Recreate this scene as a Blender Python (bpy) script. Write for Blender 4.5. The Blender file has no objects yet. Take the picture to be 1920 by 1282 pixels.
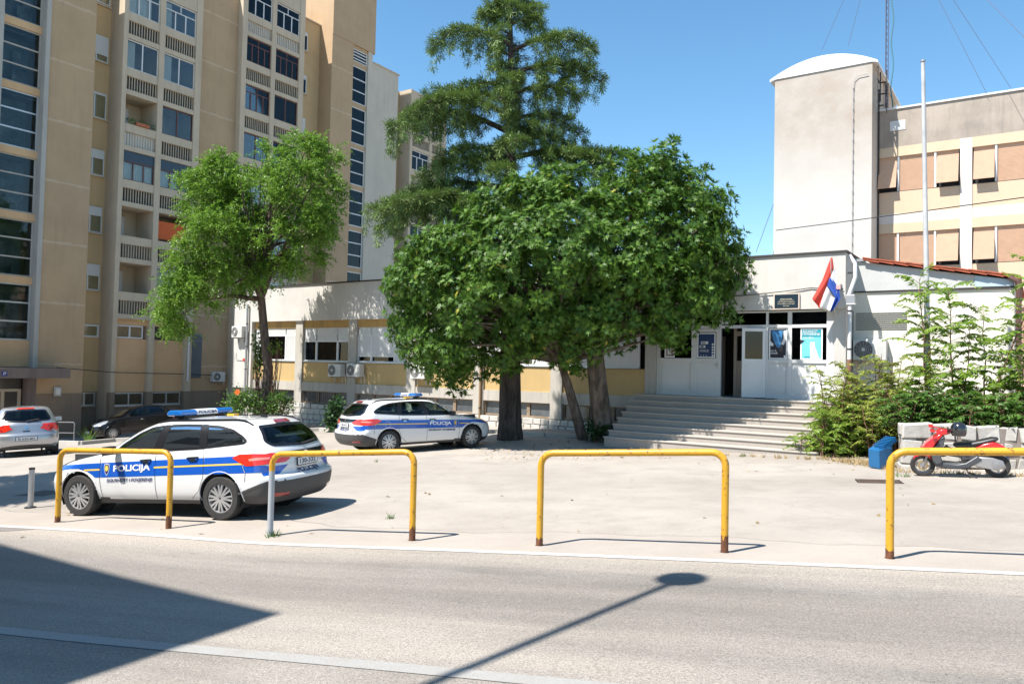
import bpy, bmesh, math, random
import numpy as np
from mathutils import Vector, Matrix
from mathutils.bvhtree import BVHTree
random.seed(7); rng = np.random.default_rng(11)
R = math.radians
C = bpy.context.scene.collection
# ---------------------------------------------------------------- camera (origin of the world = the photographer's eye)
FPX = 1451.9
_p, _r = R(1.8276), R(1.2551)
_f = Vector((0, math.cos(_p), math.sin(_p))); _x = Vector((1, 0, 0)); _u = _x.cross(_f)
RR = math.cos(_r)*_x + math.sin(_r)*_u; UU = -math.sin(_r)*_x + math.cos(_r)*_u; FF = _f
cam = bpy.data.cameras.new('camera'); camo = bpy.data.objects.new('camera', cam); C.objects.link(camo)
camo.matrix_world = Matrix(((RR.x, UU.x, -FF.x, 0), (RR.y, UU.y, -FF.y, 0), (RR.z, UU.z, -FF.z, 0), (0, 0, 0, 1)))
cam.sensor_width = 36; cam.lens = FPX/1920*36; cam.clip_start = .05; cam.clip_end = 3000
bpy.context.scene.camera = camo
# ---------------------------------------------------------------- sky, sun, exposure
SUN_EL = R(58); SX, SY = -.86, -.51
SUN = Vector((SX*math.cos(SUN_EL), SY*math.cos(SUN_EL), math.sin(SUN_EL))).normalized()
w = bpy.data.worlds.new('World'); bpy.context.scene.world = w; w.use_nodes = True
nt = w.node_tree; sky = nt.nodes.new('ShaderNodeTexSky'); sky.sky_type = 'NISHITA'; sky.sun_disc = False
sky.sun_elevation = SUN_EL; sky.sun_rotation = math.atan2(SX, SY); sky.air_density = 1.0; sky.dust_density = .1; sky.ozone_density = 2.0
bg = nt.nodes['Background']; bg.inputs['Strength'].default_value = .09
hs = nt.nodes.new('ShaderNodeHueSaturation'); hs.inputs['Saturation'].default_value = 1.17; hs.inputs['Hue'].default_value = .49; hs.inputs['Value'].default_value = 1.2; nt.links.new(sky.outputs[0], hs.inputs['Color']); nt.links.new(hs.outputs[0], bg.inputs[0])
sl = bpy.data.lights.new('sun', 'SUN'); sl.energy = 5.0; sl.angle = R(.53); sl.color = (1, .955, .89)
so = bpy.data.objects.new('sun', sl); C.objects.link(so); so.rotation_euler = SUN.to_track_quat('Z', 'Y').to_euler(); so.location = (-40, -25, 60)
sc = bpy.context.scene
sc.view_settings.view_transform = 'Standard'; sc.view_settings.look = 'None'; sc.view_settings.gamma = 1; sc.view_settings.exposure = 1.02
sc.cycles.max_bounces = 7; sc.cycles.transparent_max_bounces = 12; sc.cycles.diffuse_bounces = 3; sc.cycles.glossy_bounces = 3
# ---------------------------------------------------------------- helpers
def ray(px, py):
    return (px-960)/FPX*RR - (py-641)/FPX*UU + FF
def atY(px, py, Y):
    d = ray(px, py); return d*(Y/d.y)
def tag(o, label=None, cat=None, group=None, kind=None):
    if label: o['label'] = label
    if cat: o['category'] = cat
    if group: o['group'] = group
    if kind: o['kind'] = kind
    return o
def thing(name, label, cat, loc=(0, 0, 0), rotz=0, group=None):
    o = bpy.data.objects.new(name, None); C.objects.link(o); o.location = loc; o.rotation_euler = (0, 0, rotz)
    o.empty_display_size = .2
    return tag(o, label, cat, group)
def copy_tree(o, parent=None):
    c = o.copy(); C.objects.link(c)
    if parent is not None: c.parent = parent
    for ch in [k for k in bpy.data.objects if k.parent == o]: copy_tree(ch, c)
    return c
def mesh_np(name, V, F, m, parent=None, smooth=False):
    """V (n,3) array, F (m,k) int array, all faces the same size"""
    V = np.asarray(V, dtype=np.float32); F = np.asarray(F, dtype=np.int32)
    me = bpy.data.meshes.new(name); k = F.shape[1]
    me.vertices.add(len(V)); me.vertices.foreach_set('co', V.ravel())
    me.loops.add(F.size); me.loops.foreach_set('vertex_index', F.ravel())
    me.polygons.add(len(F)); me.polygons.foreach_set('loop_start', np.arange(0, F.size, k, dtype=np.int32))
    me.polygons.foreach_set('loop_total', np.full(len(F), k, dtype=np.int32))
    if smooth: me.polygons.foreach_set('use_smooth', np.ones(len(F), dtype=bool))
    me.update(calc_edges=True); me.materials.append(m)
    o = bpy.data.objects.new(name, me); C.objects.link(o)
    if parent is not None: o.parent = parent
    return o
class MB:
    """collects boxes, tubes, prisms; build() links them as ONE mesh object"""
    def __init__(s, dz=0): s.v = []; s.f = []; s.dz = dz
    def add(s, vs, fs):
        n = len(s.v); s.v += [tuple(v) for v in vs]; s.f += [tuple(i+n for i in f) for f in fs]; return s
    def box(s, x0, x1, y0, y1, z0, z1):
        if x1 < x0: x0, x1 = x1, x0
        if y1 < y0: y0, y1 = y1, y0
        if z1 < z0: z0, z1 = z1, z0
        return s.add([(x0, y0, z0), (x1, y0, z0), (x1, y1, z0), (x0, y1, z0), (x0, y0, z1), (x1, y0, z1), (x1, y1, z1), (x0, y1, z1)],
                     [(0, 3, 2, 1), (4, 5, 6, 7), (0, 1, 5, 4), (1, 2, 6, 5), (2, 3, 7, 6), (3, 0, 4, 7)])
    def xbox(s, c, ax, ay, az):
        """oriented box: centre and three half-axis vectors"""
        c, ax, ay, az = map(Vector, (c, ax, ay, az)); vs = []
        for k in (-1, 1):
            for i, j in ((-1, -1), (1, -1), (1, 1), (-1, 1)): vs.append(c + ax*i + ay*j + az*k)
        return s.add(vs, [(0, 3, 2, 1), (4, 5, 6, 7), (0, 1, 5, 4), (1, 2, 6, 5), (2, 3, 7, 6), (3, 0, 4, 7)])
    def tube(s, pts, r, n=8, cap=True):
        pts = [Vector(p) for p in pts]; rs = r if isinstance(r, (list, tuple)) else [r]*len(pts)
        vs = []; fs = []; up = None
        for i, p in enumerate(pts):
            d = (pts[min(i+1, len(pts)-1)] - pts[max(i-1, 0)]).normalized()
            if up is None:
                up = Vector((0, 0, 1)) if abs(d.z) < .9 else Vector((1, 0, 0))
            a = up - d*up.dot(d)
            if a.length < 1e-4: a = d.orthogonal()
            a.normalize(); b = d.cross(a); up = a
            for k in range(n):
                t = 2*math.pi*k/n; vs.append(p + (a*math.cos(t) + b*math.sin(t))*rs[i])
        for i in range(len(pts)-1):
            for k in range(n):
                k2 = (k+1) % n; fs.append((i*n+k, i*n+k2, (i+1)*n+k2, (i+1)*n+k))
        if cap: fs.append(tuple(range(n-1, -1, -1))); fs.append(tuple((len(pts)-1)*n+k for k in range(n)))
        return s.add(vs, fs)
    def prism(s, poly, y0, y1, plane='xz'):
        n = len(poly); P = {'xz': lambda a, b, c: (a, c, b), 'xy': lambda a, b, c: (a, b, c), 'yz': lambda a, b, c: (c, a, b)}[plane]
        vs = [P(a, b, y0) for a, b in poly] + [P(a, b, y1) for a, b in poly]
        fs = [tuple(range(n)), tuple(range(2*n-1, n-1, -1))] + [(i, i+n, (i+1) % n+n, (i+1) % n) for i in range(n)]
        return s.add(vs, fs)
    def lathe(s, prof, c=(0, 0, 0), axis='z', n=24):
        """prof: list of (radius, height)"""
        vs = []; fs = []; c = Vector(c)
        for r, h in prof:
            for k in range(n):
                t = 2*math.pi*k/n; a, b = r*math.cos(t), r*math.sin(t)
                vs.append(c + Vector({'z': (a, b, h), 'y': (a, h, b), 'x': (h, a, b)}[axis]))
        for i in range(len(prof)-1):
            for k in range(n): fs.append((i*n+k, i*n+(k+1) % n, (i+1)*n+(k+1) % n, (i+1)*n+k))
        return s.add(vs, fs)
    def each(s, name, m, parent=None, **k):
        """every separate piece becomes an object of its own"""
        n = len(s.v); par = list(range(n))
        def find(i):
            while par[i] != i: par[i] = par[par[i]]; i = par[i]
            return i
        for f in s.f:
            for i in f[1:]: par[find(i)] = find(f[0])
        gr = {}
        for f in s.f: gr.setdefault(find(f[0]), []).append(f)
        for fs in gr.values():
            ids = sorted({i for f in fs for i in f}); mp = {q: j for j, q in enumerate(ids)}; b = MB(s.dz); b.v = [s.v[i] for i in ids]; b.f = [tuple(mp[i] for i in f) for f in fs]; o = b.build(name, m, parent, **k)
        return o
    def build(s, name, m, parent=None, smooth=False, bevel=0, fix=True):
        me = bpy.data.meshes.new(name); me.from_pydata([(x, y, z-s.dz) for x, y, z in s.v], [], s.f)
        if fix:
            b = bmesh.new(); b.from_mesh(me); bmesh.ops.recalc_face_normals(b, faces=b.faces); b.to_mesh(me); b.free()
        me.materials.append(m)
        if smooth:
            for p in me.polygons: p.use_smooth = True
            try: me.set_sharp_from_angle(angle=R(40))
            except Exception: pass
        o = bpy.data.objects.new(name, me); C.objects.link(o)
        if parent is not None: o.parent = parent
        if bevel:
            q = o.modifiers.new('b', 'BEVEL'); q.width = bevel; q.segments = 2; q.limit_method = 'ANGLE'
        return o
# ---------------------------------------------------------------- materials
MATS = {}
def _mk(name):
    m = bpy.data.materials.new(name); m.use_nodes = True; MATS[name] = m
    return m, m.node_tree.nodes, m.node_tree.links, m.node_tree.nodes['Principled BSDF']
def _map(N, L, scale=(1, 1, 1), co='Object'):
    t = N.new('ShaderNodeTexCoord'); mp = N.new('ShaderNodeMapping'); mp.inputs['Scale'].default_value = scale
    L.new(t.outputs[co], mp.inputs['Vector']); return mp
def _noise(N, L, mp, s, d=4, rough=.6):
    n = N.new('ShaderNodeTexNoise'); n.inputs['Scale'].default_value = s; n.inputs['Detail'].default_value = d; n.inputs['Roughness'].default_value = rough
    L.new(mp.outputs[0], n.inputs['Vector']); return n
def _ramp(N, L, src, a, b, lo=0., hi=1.):
    r = N.new('ShaderNodeMapRange'); r.inputs[1].default_value = a; r.inputs[2].default_value = b; r.inputs[3].default_value = lo; r.inputs[4].default_value = hi
    L.new(src, r.inputs[0]); return r
def _mix(N, L, f, a, b, mode='MIX'):
    x = N.new('ShaderNodeMix'); x.data_type = 'RGBA'; x.blend_type = mode
    if isinstance(f, (int, float)): x.inputs[0].default_value = f
    else: L.new(f, x.inputs[0])
    for i, v in ((6, a), (7, b)):
        if isinstance(v, (tuple, list)): x.inputs[i].default_value = (*v[:3], 1)
        else: L.new(v, x.inputs[i])
    return x.outputs[2]
def plain(name, col, rough=.6, metal=0., spec=.5, coat=0., var=.0, vs=3.):
    m, N, L, B = _mk(name); B.inputs['Base Color'].default_value = (*col, 1); B.inputs['Roughness'].default_value = rough
    B.inputs['Metallic'].default_value = metal; B.inputs['Specular IOR Level'].default_value = spec; B.inputs['Coat Weight'].default_value = coat
    if var:
        mp = _map(N, L); n = _noise(N, L, mp, vs, 5); r = _ramp(N, L, n.outputs[0], .35, .7)
        d = tuple(c*(1-var) for c in col); L.new(_mix(N, L, r.outputs[0], col, d), B.inputs['Base Color'])
    return m
def plaster(name, col, stain=(.3, .25, .2), amt=.35, streak=.5, bump=.15, fine=40, patch=.12, zdirt=None, rough=.85):
    """painted render: broad patches, rain streaks, fine grain; zdirt=(z_lo,z_hi,amount) adds weathering towards a height (object coords)"""
    m, N, L, B = _mk(name); B.inputs['Roughness'].default_value = rough; B.inputs['Specular IOR Level'].default_value = .25
    mp = _map(N, L); n1 = _noise(N, L, mp, .7, 6, .65); r1 = _ramp(N, L, n1.outputs[0], .4, .72)
    mp2 = _map(N, L, (2.6, 2.6, .22)); n2 = _noise(N, L, mp2, 1.6, 7, .7); r2 = _ramp(N, L, n2.outputs[0], .5, .8, 0, streak)
    base = _mix(N, L, r1.outputs[0], col, tuple(c*(1-patch) for c in col))
    ml = N.new('ShaderNodeMath'); ml.operation = 'MULTIPLY'; L.new(r2.outputs[0], ml.inputs[0]); ml.inputs[1].default_value = amt
    f = ml.outputs[0]
    if zdirt:
        sep = N.new('ShaderNodeSeparateXYZ'); L.new(mp.outputs[0], sep.inputs[0]); rz = _ramp(N, L, sep.outputs[2], zdirt[0], zdirt[1], 0, zdirt[2])
        n3 = _noise(N, L, mp, .8, 8, .7); r3 = _ramp(N, L, n3.outputs[0], .05, .62); mm = N.new('ShaderNodeMath'); mm.operation = 'MULTIPLY'
        L.new(rz.outputs[0], mm.inputs[0]); L.new(r3.outputs[0], mm.inputs[1]); ad = N.new('ShaderNodeMath'); ad.operation = 'ADD'; ad.use_clamp = True
        L.new(f, ad.inputs[0]); L.new(mm.outputs[0], ad.inputs[1]); f = ad.outputs[0]
    base = _mix(N, L, f, base, stain)
    n4 = _noise(N, L, mp, fine, 3, .7); r4 = _ramp(N, L, n4.outputs[0], .3, .7, .9, 1.06)
    mu = N.new('ShaderNodeVectorMath'); mu.operation = 'SCALE'; L.new(base, mu.inputs[0]); L.new(r4.outputs[0], mu.inputs['Scale']); L.new(mu.outputs[0], B.inputs['Base Color'])
    if bump:
        b = N.new('ShaderNodeBump'); b.inputs['Strength'].default_value = bump; b.inputs['Distance'].default_value = .02; L.new(n4.outputs[0], b.inputs['Height']); L.new(b.outputs[0], B.inputs['Normal'])
    return m
def glass(name, tint=(.5, .55, .55), refl=.08, dark=.0):
    """thin pane: see-through, with a mirror reflection that grows at grazing angles"""
    m, N, L, B = _mk(name); N.remove(B); out = N['Material Output']
    tr = N.new('ShaderNodeBsdfTransparent'); tr.inputs[0].default_value = (*tint, 1); gl = N.new('ShaderNodeBsdfGlossy'); gl.inputs['Roughness'].default_value = .02
    fr = N.new('ShaderNodeFresnel'); fr.inputs[0].default_value = 1.5; ad = N.new('ShaderNodeMath'); ad.operation = 'ADD'; ad.use_clamp = True; ad.inputs[1].default_value = refl
    L.new(fr.outputs[0], ad.inputs[0]); mx = N.new('ShaderNodeMixShader'); L.new(ad.outputs[0], mx.inputs[0]); L.new(tr.outputs[0], mx.inputs[1]); L.new(gl.outputs[0], mx.inputs[2]); L.new(mx.outputs[0], out.inputs[0])
    return m
def leafmat(name, a, b, c=None, trans=.35, rough=.5, spec=.35):
    """leaf: colour varies leaf by leaf, a little light passes through"""
    m, N, L, B = _mk(name); g = N.new('ShaderNodeNewGeometry'); mp = _map(N, L); n = _noise(N, L, mp, 1.2, 2)
    ad = N.new('ShaderNodeMath'); ad.operation = 'MULTIPLY_ADD'; L.new(n.outputs[0], ad.inputs[0]); ad.inputs[1].default_value = .9; ad.inputs[2].default_value = -.45
    a2 = N.new('ShaderNodeMath'); a2.operation = 'ADD'; a2.use_clamp = True; L.new(ad.outputs[0], a2.inputs[0]); L.new(g.outputs['Random Per Island'], a2.inputs[1])
    col = _mix(N, L, a2.outputs[0], a, b)
    if c:
        r = _ramp(N, L, g.outputs['Random Per Island'], .988, .992); col = _mix(N, L, r.outputs[0], col, c)
    L.new(col, B.inputs['Base Color']); B.inputs['Roughness'].default_value = rough; B.inputs['Specular IOR Level'].default_value = spec
    t = N.new('ShaderNodeBsdfTranslucent'); tc = _mix(N, L, .5, col, tuple(min(1, x*1.6) for x in b)); L.new(tc, t.inputs[0])
    mx = N.new('ShaderNodeMixShader'); mx.inputs[0].default_value = trans; L.new(B.outputs[0], mx.inputs[1]); L.new(t.outputs[0], mx.inputs[2]); L.new(mx.outputs[0], N['Material Output'].inputs[0])
    return m
def bark(name, a, b, sc=6):
    m, N, L, B = _mk(name); mp = _map(N, L, (1, 1, .28)); n = _noise(N, L, mp, sc, 8, .7); r = _ramp(N, L, n.outputs[0], .38, .62)
    L.new(_mix(N, L, r.outputs[0], a, b), B.inputs['Base Color']); B.inputs['Roughness'].default_value = .95
    bp = N.new('ShaderNodeBump'); bp.inputs['Strength'].default_value = .8; bp.inputs['Distance'].default_value = .04; L.new(n.outputs[0], bp.inputs['Height']); L.new(bp.outputs[0], B.inputs['Normal'])
    return m
def worn(name, col, rust, thr=(.62, .7), sc=9, rough=.45, zrust=None):
    """enamel paint with chips of rust; zrust: height below which it rusts through"""
    m, N, L, B = _mk(name); mp = _map(N, L); n = _noise(N, L, mp, sc, 8, .75); r = _ramp(N, L, n.outputs[0], *thr); f = r.outputs[0]
    if zrust is not None:
        sep = N.new('ShaderNodeSeparateXYZ'); L.new(mp.outputs[0], sep.inputs[0]); n2 = _noise(N, L, mp, 5, 4); ad = N.new('ShaderNodeMath'); ad.operation = 'MULTIPLY_ADD'
        L.new(n2.outputs[0], ad.inputs[0]); ad.inputs[1].default_value = -.25; L.new(sep.outputs[2], ad.inputs[2]); rz = _ramp(N, L, ad.outputs[0], zrust-.12, zrust-.16)
        mx = N.new('ShaderNodeMath'); mx.operation = 'MAXIMUM'; L.new(f, mx.inputs[0]); L.new(rz.outputs[0], mx.inputs[1]); f = mx.outputs[0]
    n3 = _noise(N, L, mp, 2.5, 5); r3 = _ramp(N, L, n3.outputs[0], .35, .7); cc = _mix(N, L, r3.outputs[0], col, tuple(c*.86 for c in col))
    L.new(_mix(N, L, f, cc, rust), B.inputs['Base Color']); B.inputs['Roughness'].default_value = rough
    return m
M_tan = plaster('tan_render', (.475, .335, .205), (.2, .15, .1), .45, .6, patch=.14)
M_tan2 = plaster('ochre_render', (.56, .40, .22), (.25, .18, .1), .3, .5)
M_peach = plaster('peach_render', (.66, .43, .24), (.35, .25, .15), .25, .5)
M_conc = plaster('beam_concrete', (.54, .445, .33), (.22, .18, .14), .5, .7)
M_greyc = plaster('grey_concrete', (.44, .42, .38), (.18, .16, .13), .5, .7)
M_litw = plaster('pale_concrete', (0.528, 0.48, 0.4), (.26, .22, .17), .45, .7)
M_plinth = plaster('brown_plinth', (.26, .195, .145), (.1, .08, .06), .5, .6)
M_white = plaster('white_render', (0.56, 0.536, 0.496), (.36, .31, .26), .45, .75, patch=.16)
M_rbtower = plaster('weathered_render', (.54, .515, .475), (.36, .30, .245), .12, .4, zdirt=(9.8, 13.2, .85), patch=.1)
M_rbtop = plaster('dirty_parapet', (0.4, 0.344, 0.288), (.2, .18, .16), .95, .95, patch=.35)
M_rbwall = plaster('peach_office_render', (0.608, 0.456, 0.32), (.5, .38, .3), .2, .5, patch=.06)
M_rbbeam = plaster('pale_beam', (0.624, 0.576, 0.528), (.5, .4, .32), .5, .6)
M_yel = plaster('yellow_render', (.5, .355, .165), (.34, .22, .1), .35, .6)
M_frieze = plaster('stained_yellow_frieze', (0.48, 0.304, 0.112), (.2, .13, .08), .95, .95)
M_beamw = plaster('stained_plinth_beam', (0.448, 0.416, 0.368), (.2, .18, .15), .8, .9)
M_cream = plaster('cream_render', (0.672, 0.632, 0.544), (.6, .52, .42), .2, .5, patch=.05)
M_greyw = plaster('grey_gable_render', (0.496, 0.496, 0.48), (.45, .44, .42), .2, .4)
M_pvc = plain('white_pvc', (0.64, 0.64, 0.632), .35, var=.04)
M_alu = plain('aluminium', (.55, .57, .58), .4, .6)
M_brown = plain('brown_frame', (.12, .045, .035), .5)
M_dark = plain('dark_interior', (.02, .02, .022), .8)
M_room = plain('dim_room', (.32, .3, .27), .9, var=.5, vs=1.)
M_stairroom = plain('stairwell_room', (.5, .5, .47), .9, var=.6, vs=.8)
M_curt = plain('white_curtain', (.82, .82, .8), .9, var=.15, vs=8)
M_glass = glass('window_glass', (.86, .9, .9), .0)
M_dglass = glass('stairwell_glass', (.62, .7, .72), .0)
M_black = plain('black_plastic', (.02, .02, .022), .45)
M_blackp = plain('black_rubber', (.03, .03, .03), .85, var=.3, vs=9)
M_metal = plain('galvanised_steel', (.45, .46, .47), .45, .7, var=.2)
M_dmetal = plain('dark_iron', (.05, .045, .045), .6, .3)
M_shut = plain('white_shutter', (0.624, 0.624, 0.616), .5, var=.05)
M_acbody = plain('air_conditioner_casing', (0.608, 0.6, 0.56), .5, var=.08)
M_slate = plaster('stained_canopy', (.17, .14, .13), (.05, .04, .04), .7, .9)
# ---------------------------------------------------------------- terrain
TP = np.array([[-6.71,11.62,-2.47],[-4.75,10.92,-2.38],[-3.15,10.34,-2.33],[-1.18,9.64,-2.18],[0.37,9.08,-2.08],[2.33,8.38,-1.95],[3.84,7.84,-1.85],[-7.72,8.79,-2.47],[-8.73,5.97,-2.47],[-10.08,2.2,-2.47],[-4.16,7.52,-2.33],[-5.17,4.69,-2.33],[-6.52,0.93,-2.33],[-0.64,6.26,-2.08],[-1.64,3.43,-2.08],[-2.99,-0.33,-2.08],[2.83,5.02,-1.85],[1.82,2.19,-1.85],[0.47,-1.57,-1.85],[6.67,6.83,-1.68],[-9.54,12.62,-2.64],[10.36,2.33,-1.4],[8.09,15.2,-1.97],[9.35,14.9,-1.91],[-4.13,11.3,-2.31],[-6.88,12.6,-2.5],[-3.28,21.3,-2.42],[-1.2,24.0,-2.38],[7.73,19.5,-2.05],[2.73,22.8,-2.3],[0.02,24.3,-2.25],[8.22,16.3,-1.97],[9.89,15.1,-1.84],[-13.27,22.0,-2.85],[-18.93,37.0,-3.88],[-21.32,36.7,-3.81],[-13.4,38.0,-3.1],[-7.83,32.0,-2.69],[-8.21,13.4,-2.61],[-11.44,17.5,-2.8]])
def _U(r2): return np.where(r2 > 0, r2*np.log(r2+1e-12), 0)
def _tps():
    n = len(TP); K = _U(((TP[:, None, :2]-TP[None, :, :2])**2).sum(-1)) + 3.*np.eye(n); Q = np.c_[np.ones(n), TP[:, :2]]
    return np.linalg.solve(np.block([[K, Q], [Q.T, np.zeros((3, 3))]]), np.r_[TP[:, 2], 0, 0, 0])
_W = _tps()
def ztn(X, Y):
    X = np.clip(np.asarray(X, float), -27, 15); Y = np.clip(np.asarray(Y, float), -3, 44)
    r2 = (TP[:, 0]-X[..., None])**2 + (TP[:, 1]-Y[..., None])**2
    z = _U(r2)@_W[:-3] + _W[-3] + _W[-2]*X + _W[-1]*Y
    return np.clip(z, -4.6, -1.2)
def zt(x, y): return float(ztn(x, y))
def gnd(px, py):
    d = ray(px, py); lo, hi = 1., 80.
    for _ in range(50):
        m = (lo+hi)/2; q = d*m
        if q.z < zt(q.x, q.y): hi = m
        else: lo = m
    return d*hi
# street direction and its left normal (away from the photographer)
U2 = Vector((.94165, -.33658)); V2 = Vector((.33658, .94165)); E0 = Vector((.05, 8.78))   # a point on the white edge line
def st(a, b): return E0.x + U2.x*a + V2.x*b, E0.y + U2.y*a + V2.y*b
def sheet(name, us, vs, f, m, dz=0., kind='structure'):
    us = np.asarray(us); vs = np.asarray(vs); A, B = np.meshgrid(us, vs); X, Y = f(A, B); Z = ztn(X, Y) + dz
    n, k = len(us), len(vs); i = np.arange(n-1)[None, :] + np.arange(k-1)[:, None]*n
    F = np.stack([i, i+1, i+1+n, i+n], -1).reshape(-1, 4)
    o = mesh_np(name, np.stack([X, Y, Z], -1).reshape(-1, 3), F, m, smooth=True); tag(o, kind=kind); return o
def m_ground():
    m, N, L, B = _mk('worn_concrete_asphalt'); mp = _map(N, L, co='Object'); n1 = _noise(N, L, mp, .22, 6, .6); n2 = _noise(N, L, mp, 1.3, 7, .7); n3 = _noise(N, L, mp, 60, 3, .7)
    a = _mix(N, L, _ramp(N, L, n1.outputs[0], .35, .68).outputs[0], (.37, .33, .285), (.275, .24, .205)); a = _mix(N, L, _ramp(N, L, n2.outputs[0], .46, .72, 0, .55).outputs[0], a, (.215, .188, .158))
    # cracks: thin dark lines between large cells, broken by noise
    mpw = N.new('ShaderNodeVectorMath'); mpw.operation = 'MULTIPLY_ADD'; nn = _noise(N, L, mp, 1.6, 5); L.new(nn.outputs['Color'], mpw.inputs[0]); mpw.inputs[1].default_value = (.8, .8, 0); L.new(mp.outputs[0], mpw.inputs[2])
    v = N.new('ShaderNodeTexVoronoi'); v.feature = 'DISTANCE_TO_EDGE'; v.inputs['Scale'].default_value = .28; L.new(mpw.outputs[0], v.inputs['Vector'])
    cr = _ramp(N, L, v.outputs['Distance'], .0, .005, .4, 0); mk = _ramp(N, L, n1.outputs[0], .42, .5); mm = N.new('ShaderNodeMath'); mm.operation = 'MULTIPLY'; L.new(cr.outputs[0], mm.inputs[0]); L.new(mk.outputs[0], mm.inputs[1])
    a = _mix(N, L, mm.outputs[0], a, (.2, .17, .14))
    # oil spots
    v2 = N.new('ShaderNodeTexVoronoi'); v2.inputs['Scale'].default_value = .9; L.new(mpw.outputs[0], v2.inputs['Vector']); sp = _ramp(N, L, v2.outputs['Distance'], .02, .07, .4, 0); a = _mix(N, L, sp.outputs[0], a, (.2, .18, .16))
    r = _ramp(N, L, n3.outputs[0], .3, .7, .86, 1.1); mu = N.new('ShaderNodeVectorMath'); mu.operation = 'SCALE'; L.new(a, mu.inputs[0]); L.new(r.outputs[0], mu.inputs['Scale']); L.new(mu.outputs[0], B.inputs['Base Color'])
    B.inputs['Roughness'].default_value = .9; b = N.new('ShaderNodeBump'); b.inputs['Strength'].default_value = .35; b.inputs['Distance'].default_value = .01; L.new(n3.outputs[0], b.inputs['Height']); L.new(b.outputs[0], B.inputs['Normal'])
    return m
def m_road():
    m, N, L, B = _mk('bleached_asphalt'); t = N.new('ShaderNodeTexCoord'); mp = N.new('ShaderNodeMapping'); mp.inputs['Rotation'].default_value = (0, 0, math.atan2(.33658, .94165)); L.new(t.outputs['Object'], mp.inputs['Vector'])
    mps = N.new('ShaderNodeMapping'); mps.inputs['Scale'].default_value = (.12, 1.15, 1); L.new(mp.outputs[0], mps.inputs['Vector'])
    n1 = _noise(N, L, mps, 1., 5, .6); n2 = _noise(N, L, mp, .8, 6, .6); n3 = _noise(N, L, mp, 60, 2, .8); n4 = _noise(N, L, mp, 210, 2, .6)
    a = _mix(N, L, _ramp(N, L, n1.outputs[0], .36, .66).outputs[0], (.285, .25, .21), (.165, .148, .13)); a = _mix(N, L, _ramp(N, L, n2.outputs[0], .45, .75, 0, .5).outputs[0], a, (.3, .27, .24))
    sy = N.new('ShaderNodeSeparateXYZ'); L.new(mp.outputs[0], sy.inputs[0]); nw = _noise(N, L, mps, 1.7, 5, .65); wv = N.new('ShaderNodeMath'); wv.operation = 'MULTIPLY_ADD'; L.new(nw.outputs[0], wv.inputs[0]); wv.inputs[1].default_value = 1.6; L.new(sy.outputs[1], wv.inputs[2])
    up_ = _ramp(N, L, wv.outputs[0], 6.3, 7.1); dn = _ramp(N, L, wv.outputs[0], 8.3, 7.6); tr_ = N.new('ShaderNodeMath'); tr_.operation = 'MULTIPLY'; L.new(up_.outputs[0], tr_.inputs[0]); L.new(dn.outputs[0], tr_.inputs[1]); tm = N.new('ShaderNodeMath'); tm.operation = 'MULTIPLY'; L.new(tr_.outputs[0], tm.inputs[0]); tm.inputs[1].default_value = .55; a = _mix(N, L, tm.outputs[0], a, (.13, .115, .1))
    dust = _ramp(N, L, wv.outputs[0], 8.3, 9.0, 0, .6); a = _mix(N, L, dust.outputs[0], a, (.33, .285, .235))
    mpd = N.new('ShaderNodeMapping'); mpd.inputs['Scale'].default_value = (.6, 2.2, 1); L.new(mp.outputs[0], mpd.inputs['Vector']); v = N.new('ShaderNodeTexVoronoi'); v.inputs['Scale'].default_value = 1.1; L.new(mpd.outputs[0], v.inputs['Vector'])
    a = _mix(N, L, _ramp(N, L, v.outputs['Distance'], .03, .07, .55, 0).outputs[0], a, (.12, .105, .095))
    ad = N.new('ShaderNodeMath'); ad.operation = 'ADD'; L.new(n3.outputs[0], ad.inputs[0]); L.new(n4.outputs[0], ad.inputs[1]); r = _ramp(N, L, ad.outputs[0], .75, 1.25, .52, 1.47)
    mu = N.new('ShaderNodeVectorMath'); mu.operation = 'SCALE'; L.new(a, mu.inputs[0]); L.new(r.outputs[0], mu.inputs['Scale']); L.new(mu.outputs[0], B.inputs['Base Color']); B.inputs['Roughness'].default_value = .85
    b = N.new('ShaderNodeBump'); b.inputs['Strength'].default_value = .6; b.inputs['Distance'].default_value = .008; L.new(n3.outputs[0], b.inputs['Height']); L.new(b.outputs[0], B.inputs['Normal']); return m
def m_paint(name, col, wear=(.5, .75, .6), under=(.3, .28, .25)):
    m, N, L, B = _mk(name); mp = _map(N, L); n = _noise(N, L, mp, 4, 8, .8); n2 = _noise(N, L, mp, 75, 2, .8); r = _ramp(N, L, n.outputs[0], wear[0], wear[1], 0, wear[2])
    a = _mix(N, L, r.outputs[0], col, under); q = _ramp(N, L, n2.outputs[0], .3, .7, .82, 1.1); mu = N.new('ShaderNodeVectorMath'); mu.operation = 'SCALE'; L.new(a, mu.inputs[0]); L.new(q.outputs[0], mu.inputs['Scale']); L.new(mu.outputs[0], B.inputs['Base Color']); B.inputs['Roughness'].default_value = .8; return m
def dens(lo, hi, fine_lo, fine_hi, st_, far=8):
    return np.unique(np.r_[np.linspace(lo, fine_lo, far), np.arange(fine_lo, fine_hi, st_), np.linspace(fine_hi, hi, far)])
sheet('ground', dens(-600, 600, -28, 16, .5), dens(-300, 900, -4, 46, .5), lambda a, b: (a, b), m_ground())
sheet('road', np.arange(-24, 18, .3), np.arange(-8.5, .0, .3).tolist()+[.02], lambda a, b: (E0.x+U2.x*a+V2.x*b, E0.y+U2.y*a+V2.y*b), m_road(), .005)
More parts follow.
